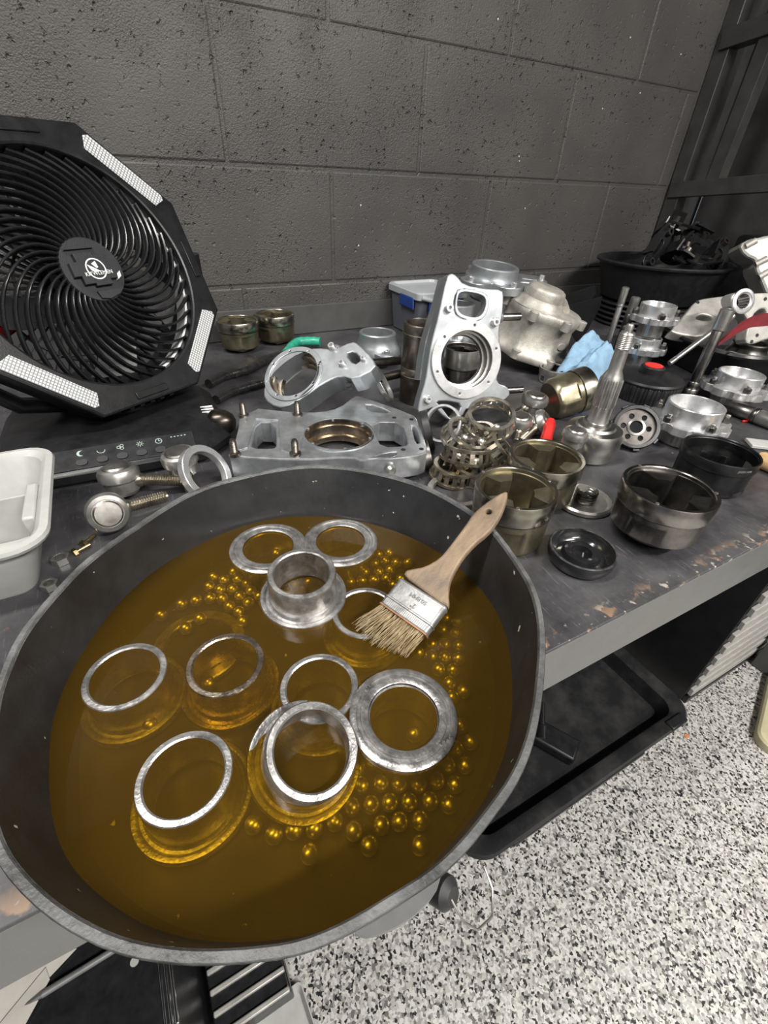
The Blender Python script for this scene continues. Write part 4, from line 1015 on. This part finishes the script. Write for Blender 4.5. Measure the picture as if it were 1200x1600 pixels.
# E and D: round carriers with arms
def carrier(label, M, R, Rb, H, arms, mat=ALU, thick=16, az=(.22, .50)):
    t = thing('bearing_carrier', label, 'bearing carrier', M, 'round bearing carriers')
    MB().lathe([(R * 1.28, H * .30), (R * 1.24, H * .46), (R * 1.12, H * .60), (R * 1.02, H * .74), (R, H * .84), (R, H - 2), (R - 2, H), (Rb + 1, H), (Rb, H - 1), (Rb, H * .5), (Rb - 4, H * .48), (Rb - 4, 2), (Rb, 0)], 64).build('boss_ring', mat, t)
    MB().lathe([(Rb + .4, H - .6), (Rb + .2, H * .55), (Rb - 3.5, H * .54), (Rb - 3.5, H * .3), (Rb - 1.5, H * .28)], 56).build('bore_liner', BORE, t)
    out = []
    n = 120
    for i in range(n):
        a = 2 * PI * i / n; r = R * 1.18
        for aa, L, w in arms:
            d = (a - aa + PI) % (2 * PI) - PI
            r = max(r, R * 1.18 + (L - R * 1.18) * math.exp(-(d / w) ** 4))
        out.append((r * math.cos(a), r * math.sin(a)))
    MB().plate(out, [circ(Rb - 2, 40)], H * az[0], H * az[1], 2.0).build('arm_plate', mat, t)
    for aa, L, w in arms:
        q = (math.cos(aa) * (L - 9), math.sin(aa) * (L - 9))
        thick = H * az[1]
        MB().lathe([(6, thick - 1), (5.5, thick + 7), (4.6, thick + 8), (2.4, thick + 8), (2.4, thick + 2), (0, thick + 2)], 20, Matrix.Translation((*q, 0))).build('boss', ALUB, t)
        MB().plate([(r * math.cos(aa + d), r * math.sin(aa + d)) for r, d in ((R * 1.25, -w * .35), (L * .8, -w * .3), (L * .8, w * .3), (R * 1.25, w * .35))], [], thick - .2, thick + .5, .1).build('arm_pocket', ALUD, t)
    return t
q = G(590, 518, 58)
carrier('round aluminium bearing carrier at the back, left of the worn sleeves', T(q.x, q.y, 0, .3), 36, 29, 58, [(2.7, 92, .4), (4.3, 60, .4), (.4, 62, .4)])
q = DP(771, 413, 905)
ztop = q.z
MD = frame((q.x, q.y, ztop - 62), (.02, -.10, 1), (0, 1, 0))
carrier('round aluminium bearing carrier stacked topmost on the gear case pile', MD, 47, 38, 62, [(3.5, 92, .42), (-.35, 112, .42), (1.4, 80, .4), (-1.7, 84, .5)], az=(.44, .70))
# block of housings that carries it
q = DP(760, 500, 905)
carrier('aluminium bearing carrier under the topmost one, behind the upright housing', T(q.x - 40, q.y + 45, 0, .5), 34, 27, ztop - 64, [(3.6, 66, .35), (.6, 66, .4), (1.9, 60, .4)], thick=30)

# ---- cast gear case
q = DP(845, 512, 890)
gc = thing('gear_case', 'rough cast aluminium gear case with domed cover leaning at the pile', 'gear case', frame((q.x + 2, q.y + 30, 26), (.16, -.16, .97), (0, 1, 0)))
def gr(t, z, r):
    lob = 0
    for a, w, h in ((.2, .22, .13), (1.5, .2, .10), (2.6, .25, .10), (3.7, .2, .12), (4.55, .22, .14), (5.4, .22, .12)):
        d = (t - a + PI) % (2 * PI) - PI; lob += h * math.exp(-(d / w) ** 2)
    return 1 + lob * (1.0 if z < 20 else .55) + .03 * math.sin(5 * t + z * .04)
MB().lathe([(60, 0), (78, 0), (80, 3), (80, 12), (76, 16), (70, 26), (68, 44), (66, 62), (70, 72), (72, 76), (72, 86), (68, 90), (50, 92), (30, 94)], 96, None, fr=gr).build('casting', CAST, gc, smooth=50)
MB().lathe([(0, 124), (30, 124), (35, 121), (37, 116), (37, 104), (42, 100), (44, 94), (52, 88), (0, 88)], 56, Matrix.Translation((-22, -6, 0))).build('domed_cover', CAST, gc)
MB().tube([(20, -30, 92), (34, -6, 98), (44, 20, 100), (40, 44, 94)], 11, 12).build('cast_ridge', CAST, gc)
for a, r in ((.2, 82), (1.5, 80), (2.6, 82), (3.7, 82), (4.55, 84), (5.4, 82)):
    for z0, z1 in ((2, 18), (72, 88)):
        rr0 = r if z0 < 10 else r * .93
        lug = MB().lathe([(7, z0 - 1), (9, z0), (9, z1 - 1), (8, z1), (4, z1), (4, z1 - 5), (0, z1 - 5)], 20, Matrix.Translation((rr0 * math.cos(a), rr0 * math.sin(a), 0))).build('bolt_lug', CAST, gc)
MB().box((56, 20, 102), (22, 34, 24), Matrix.Rotation(.3, 4, 'Z')).build('cast_pad', CASTW, gc, bevel=5)
MB().box((30, 52, 98), (26, 20, 30), Matrix.Rotation(-.3, 4, 'Z')).build('cast_pad', CASTW, gc, bevel=5)
MB().plate(smooth_loop([(-10, -6), (10, -6), (10, 7), (-10, 7)], 2), [], 0, 2, .4, Matrix.Translation((10, -71, 40)) @ Matrix.Rotation(PI / 2, 4, 'X')).build('cast_recess', CASTW, gc)

# ---- bearing cages heap
def cage(label, M, R=29, H=15, n=17, mat=None):
    t = thing('bearing_cage', label, 'bearing cage', M, 'bearing cages in the heap')
    mat = mat or BRASS
    for z, r in ((0, R), (H, R * .9)):
        MB().lathe([(r - 2.4, z - 1.7), (r + 2.4, z - 1.7), (r + 2.4, z + 1.7), (r - 2.4, z + 1.7)], 48, None, closed=True).build('hoop', mat, t)
    b = MB()
    for k in range(n):
        a = 2 * PI * k / n
        p0 = Vector((R * math.cos(a), R * math.sin(a), 0)); p1 = Vector((R * .9 * math.cos(a), R * .9 * math.sin(a), H))
        b.box((0, 0, (p1 - p0).length / 2), (2.2, 5.4, (p1 - p0).length), Matrix.Translation(p0) @ Matrix.Rotation(a, 4, 'Z') @ Matrix.Rotation(-math.atan2(R * .1, H), 4, 'Y'))
    b.build('bars', mat, t)
    return t
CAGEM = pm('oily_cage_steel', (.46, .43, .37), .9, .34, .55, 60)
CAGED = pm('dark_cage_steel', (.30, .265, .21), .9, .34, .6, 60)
def cg(label, u, v, z, tilt, az, R=29, mat=CAGEM, H=15):
    q = G(u, v, z); M = Matrix.Translation(q) @ Matrix.Rotation(az, 4, 'Z') @ Matrix.Rotation(tilt, 4, 'X'); return cage(label, M, R, H, 17, mat)
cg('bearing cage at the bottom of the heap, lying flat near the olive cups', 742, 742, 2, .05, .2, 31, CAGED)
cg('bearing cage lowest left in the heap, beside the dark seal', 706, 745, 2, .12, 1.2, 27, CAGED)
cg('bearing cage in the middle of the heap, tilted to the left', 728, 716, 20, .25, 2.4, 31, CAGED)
cg('bearing cage upper left in the heap, tilted toward the camera', 722, 690, 34, .42, .5, 29)
cg('topmost bearing cage of the heap, tilted with open side up', 765, 660, 50, .35, 5.6, 31)
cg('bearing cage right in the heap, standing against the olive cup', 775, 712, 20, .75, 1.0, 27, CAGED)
cg('bearing cage at the far side of the heap, below the upright housing', 742, 690, 22, .3, 4.0, 28)
cg('bearing cage lying flat at the right foot of the heap', 782, 735, 3, .1, .6, 26, CAGEM)
bl3 = [(735, 700, 38), (752, 690, 44), (718, 712, 34), (760, 674, 50), (742, 720, 30), (776, 668, 52), (726, 684, 42)]
for k, (u, v, z) in enumerate(bl3):
    q = G(u, v, z)
    tag(MB().sphere((0, 0, 0), 4.6, 14, 9).build('loose_ball', BALLM, None, Matrix.Translation(q), smooth=180), 'loose bright ball caught in the heap of bearing cages', 'ball', 'loose balls in the cage heap')
q = G(690, 750, 7)
tag(MB().lathe([(0, 0), (5, 0), (6, 3), (5.4, 24), (7.5, 26), (7.5, 34), (5, 36), (5, 44), (0, 45)], 20, along(q, q + Vector((60, 10, 2)))).build('bronze_fitting', BRASS), 'oily bronze fitting lying below the bearing cages at the pan rim', 'fitting')

# ================================================================== OTHER THINGS ON THE BENCH
# ---- braided hoses with green tape
def hose(name, label, pts, r, mat, z=8):
    P = [G(u, v, r + .5 + dz) for u, v, dz in pts]
    Q = []
    for i in range(len(P) - 1):
        for k in range(6):
            t = k / 6; a = P[max(i - 1, 0)]; b = P[i]; c = P[i + 1]; d = P[min(i + 2, len(P) - 1)]
            Q.append(.5 * ((2 * b) + (c - a) * t + (2 * a - 5 * b + 4 * c - d) * t * t + (3 * b - 3 * c + d - a) * t ** 3))
    Q.append(P[-1])
    base = Q[0].copy()
    return MB().tube([q - base for q in Q], r, 12, radii=[r * (1 + .05 * math.sin(i * 2.2)) for i in range(len(Q))]), base
BRAID = pm('black_tape_wrap', (.020, .019, .018), 0, .24, .5, 90, .8, 240, coat=.3)
mb, base = hose('h', '', [(326, 600, 0), (350, 588, 0), (385, 578, 0), (415, 563, 0), (448, 552, 2)], 8, None)
t = thing('wrapped_hose', 'black taped hose with a green tape end running behind the housings', 'hose', Matrix.Translation(base))
mb.build('hose', BRAID, t)
mb2, b2 = hose('h', '', [(446, 553, 2), (462, 536, 4), (480, 533, 5), (500, 534, 5)], 9, None)
mb2.v = [tuple(Vector(p) + b2 - base) for p in mb2.v]; mb2.build('green_tape', GREEN, t)
mb, base = hose('h', '', [(338, 625, 0), (360, 613, 0), (395, 602, 0), (440, 590, 0)], 7.5, None)
tag(mb.build('wrapped_hose', BRAID, None, Matrix.Translation(base)), 'shorter black taped hose nearer the fan base', 'hose')
q = G(352, 672, 14)
tag(MB().lathe([(0, 0), (8, 0), (14, 5), (17, 14), (17, 26), (14, 32), (9, 36), (9, 44), (0, 45)], 32, along(q + Vector((14, 4, 4)), q + Vector((-10, 18, 8)))).build('black_fitting', pm('dark_bronze_fitting', (.07, .06, .05), .9, .3, .4, 50), None), 'dark rounded metal fitting between the fan base and the flat housing', 'fitting')

# ---- clear box with blue latches
q = Vector((395, -72, 0))
t = thing('storage_box', 'frosted clear plastic storage box with blue latches against the wall', 'storage box', T(405, -78, 0))
BOXB = pm('box_dark_base', (.10, .11, .13), 0, .35, .1, 20)
MB().loft([rr_(52, 58, 10, 0), rr_(56, 62, 12, 4), rr_(62, 68, 12, 82), rr_(60, 66, 12, 82), rr_(54, 60, 10, 6)], None, True, True).build('body', BOXB, t)
MB().loft([rr_(66, 72, 14, 84), rr_(68, 74, 14, 86), rr_(68, 74, 14, 98), rr_(65, 71, 14, 101), rr_(60, 66, 12, 101), rr_(58, 64, 12, 96)], None, True, True).build('lid', CLEARP, t)
MB().box((-66, -20, 76), (6, 60, 26)).build('latch', BLUEP, t, bevel=3)
MB().box((0, -75, 72), (84, 6, 30)).build('latch', BLUEP, t, bevel=3)
MB().tube([(-60, -72, 92), (-30, -79, 84), (0, -80, 78), (40, -79, 78)], 5, 10).build('lid_handle', CLEARP, t)

# ---- blue shop towel
tw = MB(); nx, ny = 26, 20; rows = []
rng = random.Random(5)
c0 = G(905, 560, 30); 
def twp(i, j):
    u = i / nx; v = j / ny
    x = 440 + 190 * u; y = -474 - 66 * v + 40 * u
    z = 16 + 62 * math.sin(PI * min(1, u * 1.1)) * (1 - .5 * v) + 12 * math.sin(u * 9 + v * 3) * v + 9 * math.sin(v * 11 + u * 4) * (1 - u) 
    z *= (1 - .95 * max(0, v - .72) / .28)
    z += 4 * math.sin(23 * u + 9 * v) * math.sin(17 * v - 6 * u) + 2.5 * math.sin(41 * u - 20 * v)
    return (x + 8 * math.sin(v * 7), y, max(z, 1.2))
g_ = [[Vector(twp(i, j)) for i in range(nx + 1)] for j in range(ny + 1)]
base = g_[ny // 2][nx // 2].copy(); base.z = 0
vs = [tuple(p - base) for r in g_ for p in r]; fs = [(j * (nx + 1) + i, j * (nx + 1) + i + 1, (j + 1) * (nx + 1) + i + 1, (j + 1) * (nx + 1) + i) for j in range(ny) for i in range(nx)]
tw.add(vs, fs)
o = tw.build('shop_towel', TOWEL, None, Matrix.Translation(base), smooth=35)
md = o.modifiers.new('solid', 'SOLIDIFY'); md.thickness = .0012
tag(o, 'crumpled blue paper shop towel behind the lying cup', 'towel')

# ---- dark sheet plates behind the gear case
for k, (pp, lab) in enumerate((([(880, 462), (930, 446), (932, 458), (895, 505), (882, 500)], 'thin black sheet plate standing behind the gear case, farther one'), ([(885, 478), (941, 463), (938, 480), (905, 540), (888, 515)], 'black sheet plate leaning behind the gear case, nearer one'))):
    p0 = DP(905, 490, 1040 - 70 * k); n_ = Vector((-.45, -.89, .05)).normalized(); M = frame(p0, n_); I = M.inverted()
    L = [((I @ PLN(u, v, p0, n_)).x, (I @ PLN(u, v, p0, n_)).y) for u, v in pp]
    tag(MB().plate(L, [], -3, 0, .5).build('sheet_plate', pm('matte_black_sheet', (.006, .006, .0065), 0, .6, .2, 30, spec=.12), None, M), lab, 'plate', 'black sheet plates')

# ---- round tub of black brackets at the far right, standing on a ribbed stack
t = thing('plastic_tub', 'large black plastic tub heaped with black brackets in the wall corner', 'tub', T(1062, -205, 0))
def tr(k, z, n=72): return [(175 * k * math.cos(2 * PI * i / n), 150 * k * math.sin(2 * PI * i / n), z) for i in range(n)]
MB().loft([tr(.80, 62), tr(.84, 66), tr(1.0, 146), tr(1.05, 147), tr(1.055, 151), tr(1.04, 154), tr(1.0, 154), tr(.97, 148), tr(.82, 72), tr(.6, 70)], None, True, True).build('body', BLKPL, t)
for k in range(5):
    MB().loft([tr(.80, 2 + k * 12), tr(.86, 3 + k * 12), tr(.87, 6 + k * 12), tr(.86, 9 + k * 12), tr(.80, 10 + k * 12)], None, True, True).build('nested_rim', BLKPLS, t)
rng = random.Random(11)
BUSH = pm('bush_steel', (.09, .08, .07), .9, .35, .3, 60)
BRK = pm('black_bracket_paint', (.010, .010, .011), 0, .3, .3, 60)
labs = ['black stamped bracket standing upright at the left of the tub heap', 'long black bracket bridging the top of the tub heap', 'black bracket lying across the middle of the tub heap', 'black bracket at the right side of the tub heap', 'black bracket low at the front of the tub heap', 'black bracket half buried at the right front of the tub heap', 'small black bracket behind the long one in the tub heap', 'black bracket sunk in the centre of the tub heap', 'short black bracket under the standing one in the tub heap']
poss = [((965, -235, 186), (1.1, -.7, .3), 110, 40), ((1085, -210, 232), (.15, .1, .2), 150, 34), ((1055, -270, 188), (.35, -.25, .3), 150, 44), ((1160, -220, 190), (.9, .3, -.4), 110, 46), ((1050, -315, 168), (.2, .0, .1), 120, 40), ((1140, -290, 172), (.6, -.5, .5), 110, 44), ((1120, -140, 205), (.4, .3, .9), 110, 40), ((1060, -205, 175), (.1, .2, 1.3), 130, 60), ((1000, -270, 170), (.5, .3, 1.1), 90, 40)]
for lab, (c, e, L, W) in zip(labs, poss):
    M = Matrix.Translation(c) @ Euler(e).to_matrix().to_4x4()
    L *= 1.15; W *= 1.25
    b = thing('steel_bracket', lab, 'bracket', M, 'black brackets heaped in the tub')
    MB().plate(smooth_loop([(-L / 2, -W / 2), (-L / 6, -W / 2.6), (L / 4, -W / 2), (L / 2, -W / 4), (L / 2, W / 3), (L / 8, W / 2), (-L / 3, W / 2.4), (-L / 2, W / 4)], 1), [circ(5, 16, (-L / 2 + 18, 0)), circ(5, 16, (L / 2 - 18, 2)), smooth_loop([(-L / 6, -W / 6), (L / 5, -W / 6), (L / 5, W / 6), (-L / 6, W / 6)], 2)], -3, 3, 1).build('plate', BRK, b)
    MB().loft([[(x, W / 2.3, -3), (x, W / 2.3 + 4, -3), (x, W / 2.3 + 4, 24), (x, W / 2.3, 24)] for x in (-L / 3, L / 7)], None, True, True).build('flange', BRK, b)
    for x in (-L / 2 + 18, L / 2 - 18):
        MB().lathe([(5, 0), (9, 0), (9, 12), (5, 12)], 20, Matrix.Translation((x, 0 if x < 0 else 2, 2)), closed=True).build('bush', BUSH, b)

# ---- black bin at the right with castings in it
rb_ = thing('parts_bin', 'black plastic bin full of castings at the right edge, half out of view', 'bin', T(972, -566, 0))
def rbr(w, d, z): return [(x, y, z) for x, y in rrect(w, d, 70, 8)]
MB().loft([rbr(200, 120, 0), rbr(205, 125, 4), rbr(228, 150, 60), rbr(238, 158, 61), rbr(240, 160, 65), rbr(238, 158, 69), rbr(230, 152, 69), rbr(224, 146, 62), rbr(200, 120, 8), rbr(150, 90, 6)], Matrix.Rotation(-.35, 4, 'Z'), True, True).build('body', BLKPLS, rb_)
carrier('dark oily round carrier in the black bin under the white knuckle', T(905, -560, 8, .6), 34, 27, 46, [(2.4, 66, .4), (4.6, 62, .4), (.3, 62, .4)], STEELD)
carrier('dark oily round carrier at the back of the black bin', T(1045, -575, 8, 1.4), 36, 28, 52, [(2.4, 66, .4), (4.6, 62, .4), (.3, 62, .4)], STEELD)
# pale bracket arm
def px_plate(name, label, cat, u, v, depth, n, pp, holes, th, mat, bev=2, circles=()):
    p0 = DP(u, v, depth); n_ = Vector(n).normalized(); M = frame(p0, n_); I = M.inverted()
    def lc(a, b): q_ = I @ PLN(a, b, p0, n_); return (q_.x, q_.y)
    t = thing(name, label, cat, M)
    hs = [smooth_loop([lc(*a) for a in h], 2) for h in holes] + [circ(r, 28, lc(a, b)) for a, b, r in circles]
    MB().plate(smooth_loop([lc(*a) for a in pp], 1), hs, -th, 0, bev).build('casting', mat, t)
    return t, lc
def c4(L): return [(860 + x / 3.53, 300 + y / 3.53) for x, y in L]
t, lc = px_plate('caliper_bracket', 'pale grey cast bracket lying over the black bin behind the axle shaft', 'bracket', 1095, 500, 930, (-.25, -.55, .8),
    c4([(660, 760), (740, 680), (800, 600), (850, 585), (995, 568), (1010, 600), (960, 640), (930, 700), (900, 770), (830, 800), (740, 790), (680, 775)]), [c4([(800, 690), (840, 670), (900, 690), (895, 710), (815, 705)])], 22, CASTW, 3)
q = lc(*c4([(812, 608)])[0]); MB().cyl(4, -.4, .6, 14, Matrix.Translation((*q, 0))).build('bolt_hole_shade', RECSHADE, t)  # hole drawn as a disc in shade colour
t, lc = px_plate('steering_knuckle', 'white cast knuckle with a needle bearing bore at the right edge', 'knuckle', 1160, 480, 850, (-.35, -.85, .35),
    c4([(995, 590), (1010, 560), (1060, 545), (1110, 560), (1200, 555), (1290, 560), (1290, 800), (1200, 810), (1110, 845), (1075, 830), (1085, 760), (1100, 720), (1060, 660), (1010, 640)]), [c4([(1110, 690), (1160, 640), (1195, 650), (1190, 700), (1140, 720)])], 26, CASTW, 3, [(*c4([(1062, 603)])[0], 15)])
q = lc(*c4([(1062, 603)])[0])
MB().lathe([(22, -1), (22, 2), (20, 3), (16, 3), (15, 2), (15, -24), (13, -24), (13, 1), (15, 2)], 40, Matrix.Translation((*q, 0))).build('bearing_sleeve', ALUB, t)
nb_ = MB()
for k in range(16): nb_.cyl(1.6, -22, -1, 8, Matrix.Translation((q[0] + 13.5 * math.cos(k * PI / 8), q[1] + 13.5 * math.sin(k * PI / 8), 0)))
nb_.build('needle_rollers', STEELD, t)
for a in ((1140, 790), (1185, 590), (1110, 825)):
    q2 = lc(*c4([a])[0]); MB().cyl(3.2, -.4, .6, 12, Matrix.Translation((*q2, 0))).build('bolt_hole_shade', RECSHADE, t)  # discs in shade colour, no real holes
t, lc = px_plate('cover_casting', 'pale ribbed casting cut off by the upper right frame edge', 'casting', 1175, 410, 1050, (-.6, -.7, .35),
    c4([(1040, 290), (1105, 255), (1150, 250), (1200, 235), (1320, 230), (1320, 560), (1200, 580), (1160, 480), (1130, 420), (1140, 380), (1070, 350)]), [], 60, CASTW, 6)
for a, b in (((1075, 300), (1130, 270)), ((1130, 400), (1190, 370)), ((1150, 470), (1200, 440))):
    A = lc(*c4([a])[0]); B = lc(*c4([b])[0]); MB().tube([(A[0], A[1], 0), (B[0], B[1], 3)], 7, 10).build('rib', CASTW, t)
# dark red strap over the knuckle
P = [DP(*c4([a])[0], d) for a, d in (((918, 838), 815), ((980, 790), 805), ((1040, 745), 800), ((1110, 712), 795), ((1200, 700), 790), ((1290, 702), 790))]
rows = []
for i, p_ in enumerate(P):
    w = [3, 7, 9, 10, 11, 11][i]; rows.append([tuple(p_ - P[2] + Vector((0, 0, s * w) ) + Vector((0, -k, 0))) for s, k in ((-1, 0), (1, 0), (1, 3), (-1, 3))])
tag(MB().loft(rows, None, True, True).build('red_strap', DKRED, None, Matrix.Translation(P[2])), 'dark red strap curving across the white knuckle', 'strap')
q = DP(1150, 547, 830)
tag(MB().lathe([(0, 0), (16, 0), (17, 3), (13, 6), (0, 7)], 28).build('plastic_disc', WHITEP, None, T(q.x + 30, q.y + 18, 55)), 'small white plastic disc inside the black bin edge', 'disc')
# dark case behind the tub
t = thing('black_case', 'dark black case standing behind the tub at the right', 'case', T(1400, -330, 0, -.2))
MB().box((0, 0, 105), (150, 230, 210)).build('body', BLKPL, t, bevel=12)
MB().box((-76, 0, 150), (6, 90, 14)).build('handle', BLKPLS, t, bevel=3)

# ---- small pieces
t = thing('screwdriver', 'red handled screwdriver lying among the tie rod ends', 'screwdriver', along(G(858, 668, 26), G(850, 700, 10)))
MB().lathe([(0, -14), (6, -13), (8, -6), (7, 8), (8, 26), (5, 30), (0, 30)], 18, None, fr=lambda a, z, r: 1 + .06 * math.cos(6 * a)).build('handle', RED, t)
MB().cyl(2.2, 29, 70, 10).build('blade', STEEL, t)
q = G(826, 640, 8)
tag(MB().tube([(0, 0, 0), (20, 4, 3), (46, -4, 5), (70, 2, 2)], 3, 8).build('red_wire', RED, None, Matrix.Translation(q)), 'short red wire running behind the tie rod ends', 'wire')
q = G(1160, 658, 2)
tag(MB().tube([(0, 0, 0), (20, -10, 1), (44, -26, 1), (80, -44, 0)], 1.6, 6).build('red_wire', RED, None, Matrix.Translation(q)), 'thin red wire on the bench at the right edge', 'wire')
p0 = G(1183, 716, 12); p1 = G(1260, 745, 12)
t = thing('hammer_handle', 'pale wooden tool handle poking in at the right edge', 'tool', along(p0, p1))
MB().lathe([(0, 0), (9, 0), (11, 4), (12, 30), (11, 120), (0, 122)], 24).build('handle', WOODT, t)
q = G(1190, 695, 3)
tag(MB().box((0, 0, 0), (70, 26, 5), Matrix.Rotation(-.7, 4, 'Z')).build('white_card', WHITEP, None, T(q.x + 14, q.y - 10, 3.1), bevel=1), 'white flat strip under the wooden handle at the right edge', 'strip')
for k, (u, v, s) in enumerate(((97, 878, 1.0), (80, 918, .9))):
    q = G(u, v, 0)
    tag(MB().plate([(8 * s * math.cos(PI / 3 * i), 8 * s * math.sin(PI / 3 * i)) for i in range(6)], [circ(4.6 * s, 20)], 0, 7 * s, .5).build('hex_nut', STEEL, None, T(q.x, q.y, 0, .3)), ['hex nut on the bench between the white bin and the pan', 'smaller hex nut right against the pan rim, left side'][k], 'nut', 'hex nuts by the pan')
for k, (u, v) in enumerate(((120, 862), (133, 849))):
    q = G(u, v, 3)
    b = thing('small_bolt', ['small pale bolt near the hex nut at the pan rim', 'second small pale bolt, farther along the pan rim'][k], 'bolt', along(q, q + Vector((10, 5 + 6 * k, .5))), 'small bolts by the pan')
    MB().lathe([(0, -3), (4.4, -3), (4.4, 0), (0, 0)], 6).build('head', BRASS, b); MB().cyl(2.1, 0, 13, 10, None, .4).build('shank', BRASS, b)

# ================================================================== UNDER THE BENCH AND ON THE FLOOR
FLZ = -850
t = thing('drip_tray', 'big black plastic drip tray on the floor under the bench front', 'tray', T(460, -660, FLZ))
TRAYM = pm('dusty_black_tray', (.014, .014, .015), 0, .38, .3, 14, .1, 300, col2=(.050, .049, .048), thr=(.45, .85))
def trr(w, d, r, z): return [(x, y, z) for x, y in rrect(w, d, r, 8)]
MB().loft([trr(330, 196, 40, 0), trr(334, 200, 44, 4), trr(345, 210, 50, 40), trr(362, 226, 60, 42), trr(366, 230, 62, 52), trr(360, 226, 60, 60), trr(330, 204, 44, 60), trr(322, 196, 40, 56), trr(310, 184, 36, 14), trr(250, 130, 30, 12)], None, True, True).build('body', TRAYM, t)
MB().box((150, -226, 40), (420, 12, 16), Matrix.Translation((-200, 0, 0))).build('front_lip', BLKPLS, t, bevel=4)
MB().box((290, -218, 58), (60, 26, 14)).build('catch', BLKPLS, t, bevel=4)
MB().box((-60, -60, 30), (60, 160, 30), Matrix.Rotation(.5, 4, 'Z')).build('inner_rib', BLKPL, t, bevel=6)
q = G(846, 1155, FLZ + 40)
tag(MB().lathe([(0, 0), (14, 0), (14, 30), (9, 34), (9, 90), (0, 92)], 20, along(q, q + Vector((60, 70, 25)))).build('black_tube', BLKGL, None), 'glossy black tube lying in the drip tray', 'tube')

t = thing('slatted_cabinet', 'black floor cabinet with pale horizontal slats under the bench right end', 'cabinet', T(875, -836, FLZ))
MB().box((320, 200, 385), (640, 396, 766)).build('body', pm('cabinet_black', (.008, .008, .009), 0, .5, .3, 20), t, bevel=2)
SLAT = pm('grey_slat', (.34, .33, .31), 0, .4, .12, 30)
MB().box((320, -4, 12), (640, 12, 22)).build('plinth', BLKPLS, t, bevel=1)
sl0 = MB().box((320, 0, 0), (636, 12, 26)).build('slat', SLAT, t, T(0, -4, 46), bevel=2)
for k in range(1, 15):
    o = sl0.copy(); COL.objects.link(o); o.parent = t; o.matrix_basis = mm(T(0, -4, 46 + k * 46))
q = G(1126, 952, -640)
MB().box((0, 0, 0), (26, 3, 8)).build('paper_tag', WHITEP, t, Matrix.Translation((-1.5, 90, 470)) @ Matrix.Rotation(PI / 2, 4, 'Z'))

t = thing('kneeling_pad', 'khaki foam pad on the speckled floor at the right edge', 'pad', T(1098, -1034, FLZ, .35))
MB().loft([rr_(150, 92, 34, 0), rr_(152, 94, 36, 4), rr_(152, 94, 36, 24), rr_(147, 89, 32, 29)], None, True, True).build('foam', KHAKI, t)

# lower left: tool chest with chrome edge, slim rods, pale sheets
ZC = -500
t = thing('tool_chest', 'black tool chest with a chrome edge trim under the bench left end', 'tool chest', T(-640, -640, FLZ))
MB().box((0, 0, 174), (488, 500, 348)).build('body', BLKPLS, t, bevel=3)
for k in range(3):
    d_ = MB().box((0, -252, 70 + k * 104), (470, 8, 92)).build('drawer', BLKPL, t, bevel=2)
    MB().box((0, -260, 104 + k * 104), (440, 8, 12)).build('pull', CHROME, d_, bevel=2)
for k in range(3):
    MB().box((249 - k * 6, 0, 348), (3.4, 500, 5)).build('chrome_trim', CHROME, t, bevel=1)
MB().cyl(5, 347.6, 349, 16, T(210, -170, 0)).build('rivet', WHITEP, t)
t = thing('wire_shelf', 'dark rack with pale bars beside the tool chest near the floor', 'rack', T(-330, -700, FLZ))
MB().box((0, 0, 50), (116, 360, 100)).build('frame', BLKPLS, t, bevel=3)
for k in range(4):
    MB().box((0, -182 + k * 26, 102 + 0), (112, 8, 8)).build('bar', pm('pale_bar', (.4, .39, .37), .3, .4, .2, 30), t, bevel=2)
p0 = G(188, 1478, ZC + 5); p1 = G(38, 1571, ZC + 5)
t = thing('marking_pencil', 'long grey pointed scribing rod lying on the tool chest', 'rod', along(p0, p1))
Lp = (p1 - p0).length
MB().cyl(4, 0, Lp - 18, 14).build('barrel', pm('grey_rod', (.22, .22, .22), .4, .4, .2, 30), t); MB().lathe([(4, Lp - 18), (1.6, Lp - 4), (0.2, Lp)], 14).build('point', STEEL, t)
for k, (pp, lab) in enumerate((([(0, 1540), (70, 1500), (120, 1482), (75, 1530), (0, 1600)], 'pale board lying on the tool chest, farther one'), ([(0, 1600), (72, 1512), (78, 1530), (40, 1600), (20, 1640), (-20, 1640)], 'pale board lying on the tool chest, nearer one'))):
    q = [G(u, v, ZC + 1.2 + 2.2 * k) for u, v in pp]; c = q[0].copy()
    tag(MB().plate([(a.x - c.x, a.y - c.y) for a in q], [], 0, 2, .2).build('pale_board', CARDB, None, Matrix.Translation((c.x, c.y, ZC + .8 + 2.2 * k))), lab, 'board', 'pale boards on the chest')
t = thing('white_tray', 'small white tray on the floor at the bottom frame edge', 'tray', T(-300, -905, FLZ, .05))
MB().loft([rr_(40, 30, 6, 0), rr_(46, 36, 8, 18), rr_(44, 34, 8, 18), rr_(38, 28, 6, 3)], None, True, True).build('body', WHITEP, t)
q = G(1072, 1150, FLZ)
tag(MB().plate(smooth_loop([(-9, -5), (7, -6), (9, 3), (-2, 6)], 1), [], 0, 1.5, .2).build('orange_chip', pm('orange_scrap', (.5, .2, .08), 0, .6, .2, 40), None, T(q.x, q.y, FLZ)), 'tiny orange scrap on the speckled floor beside the drip tray', 'scrap')
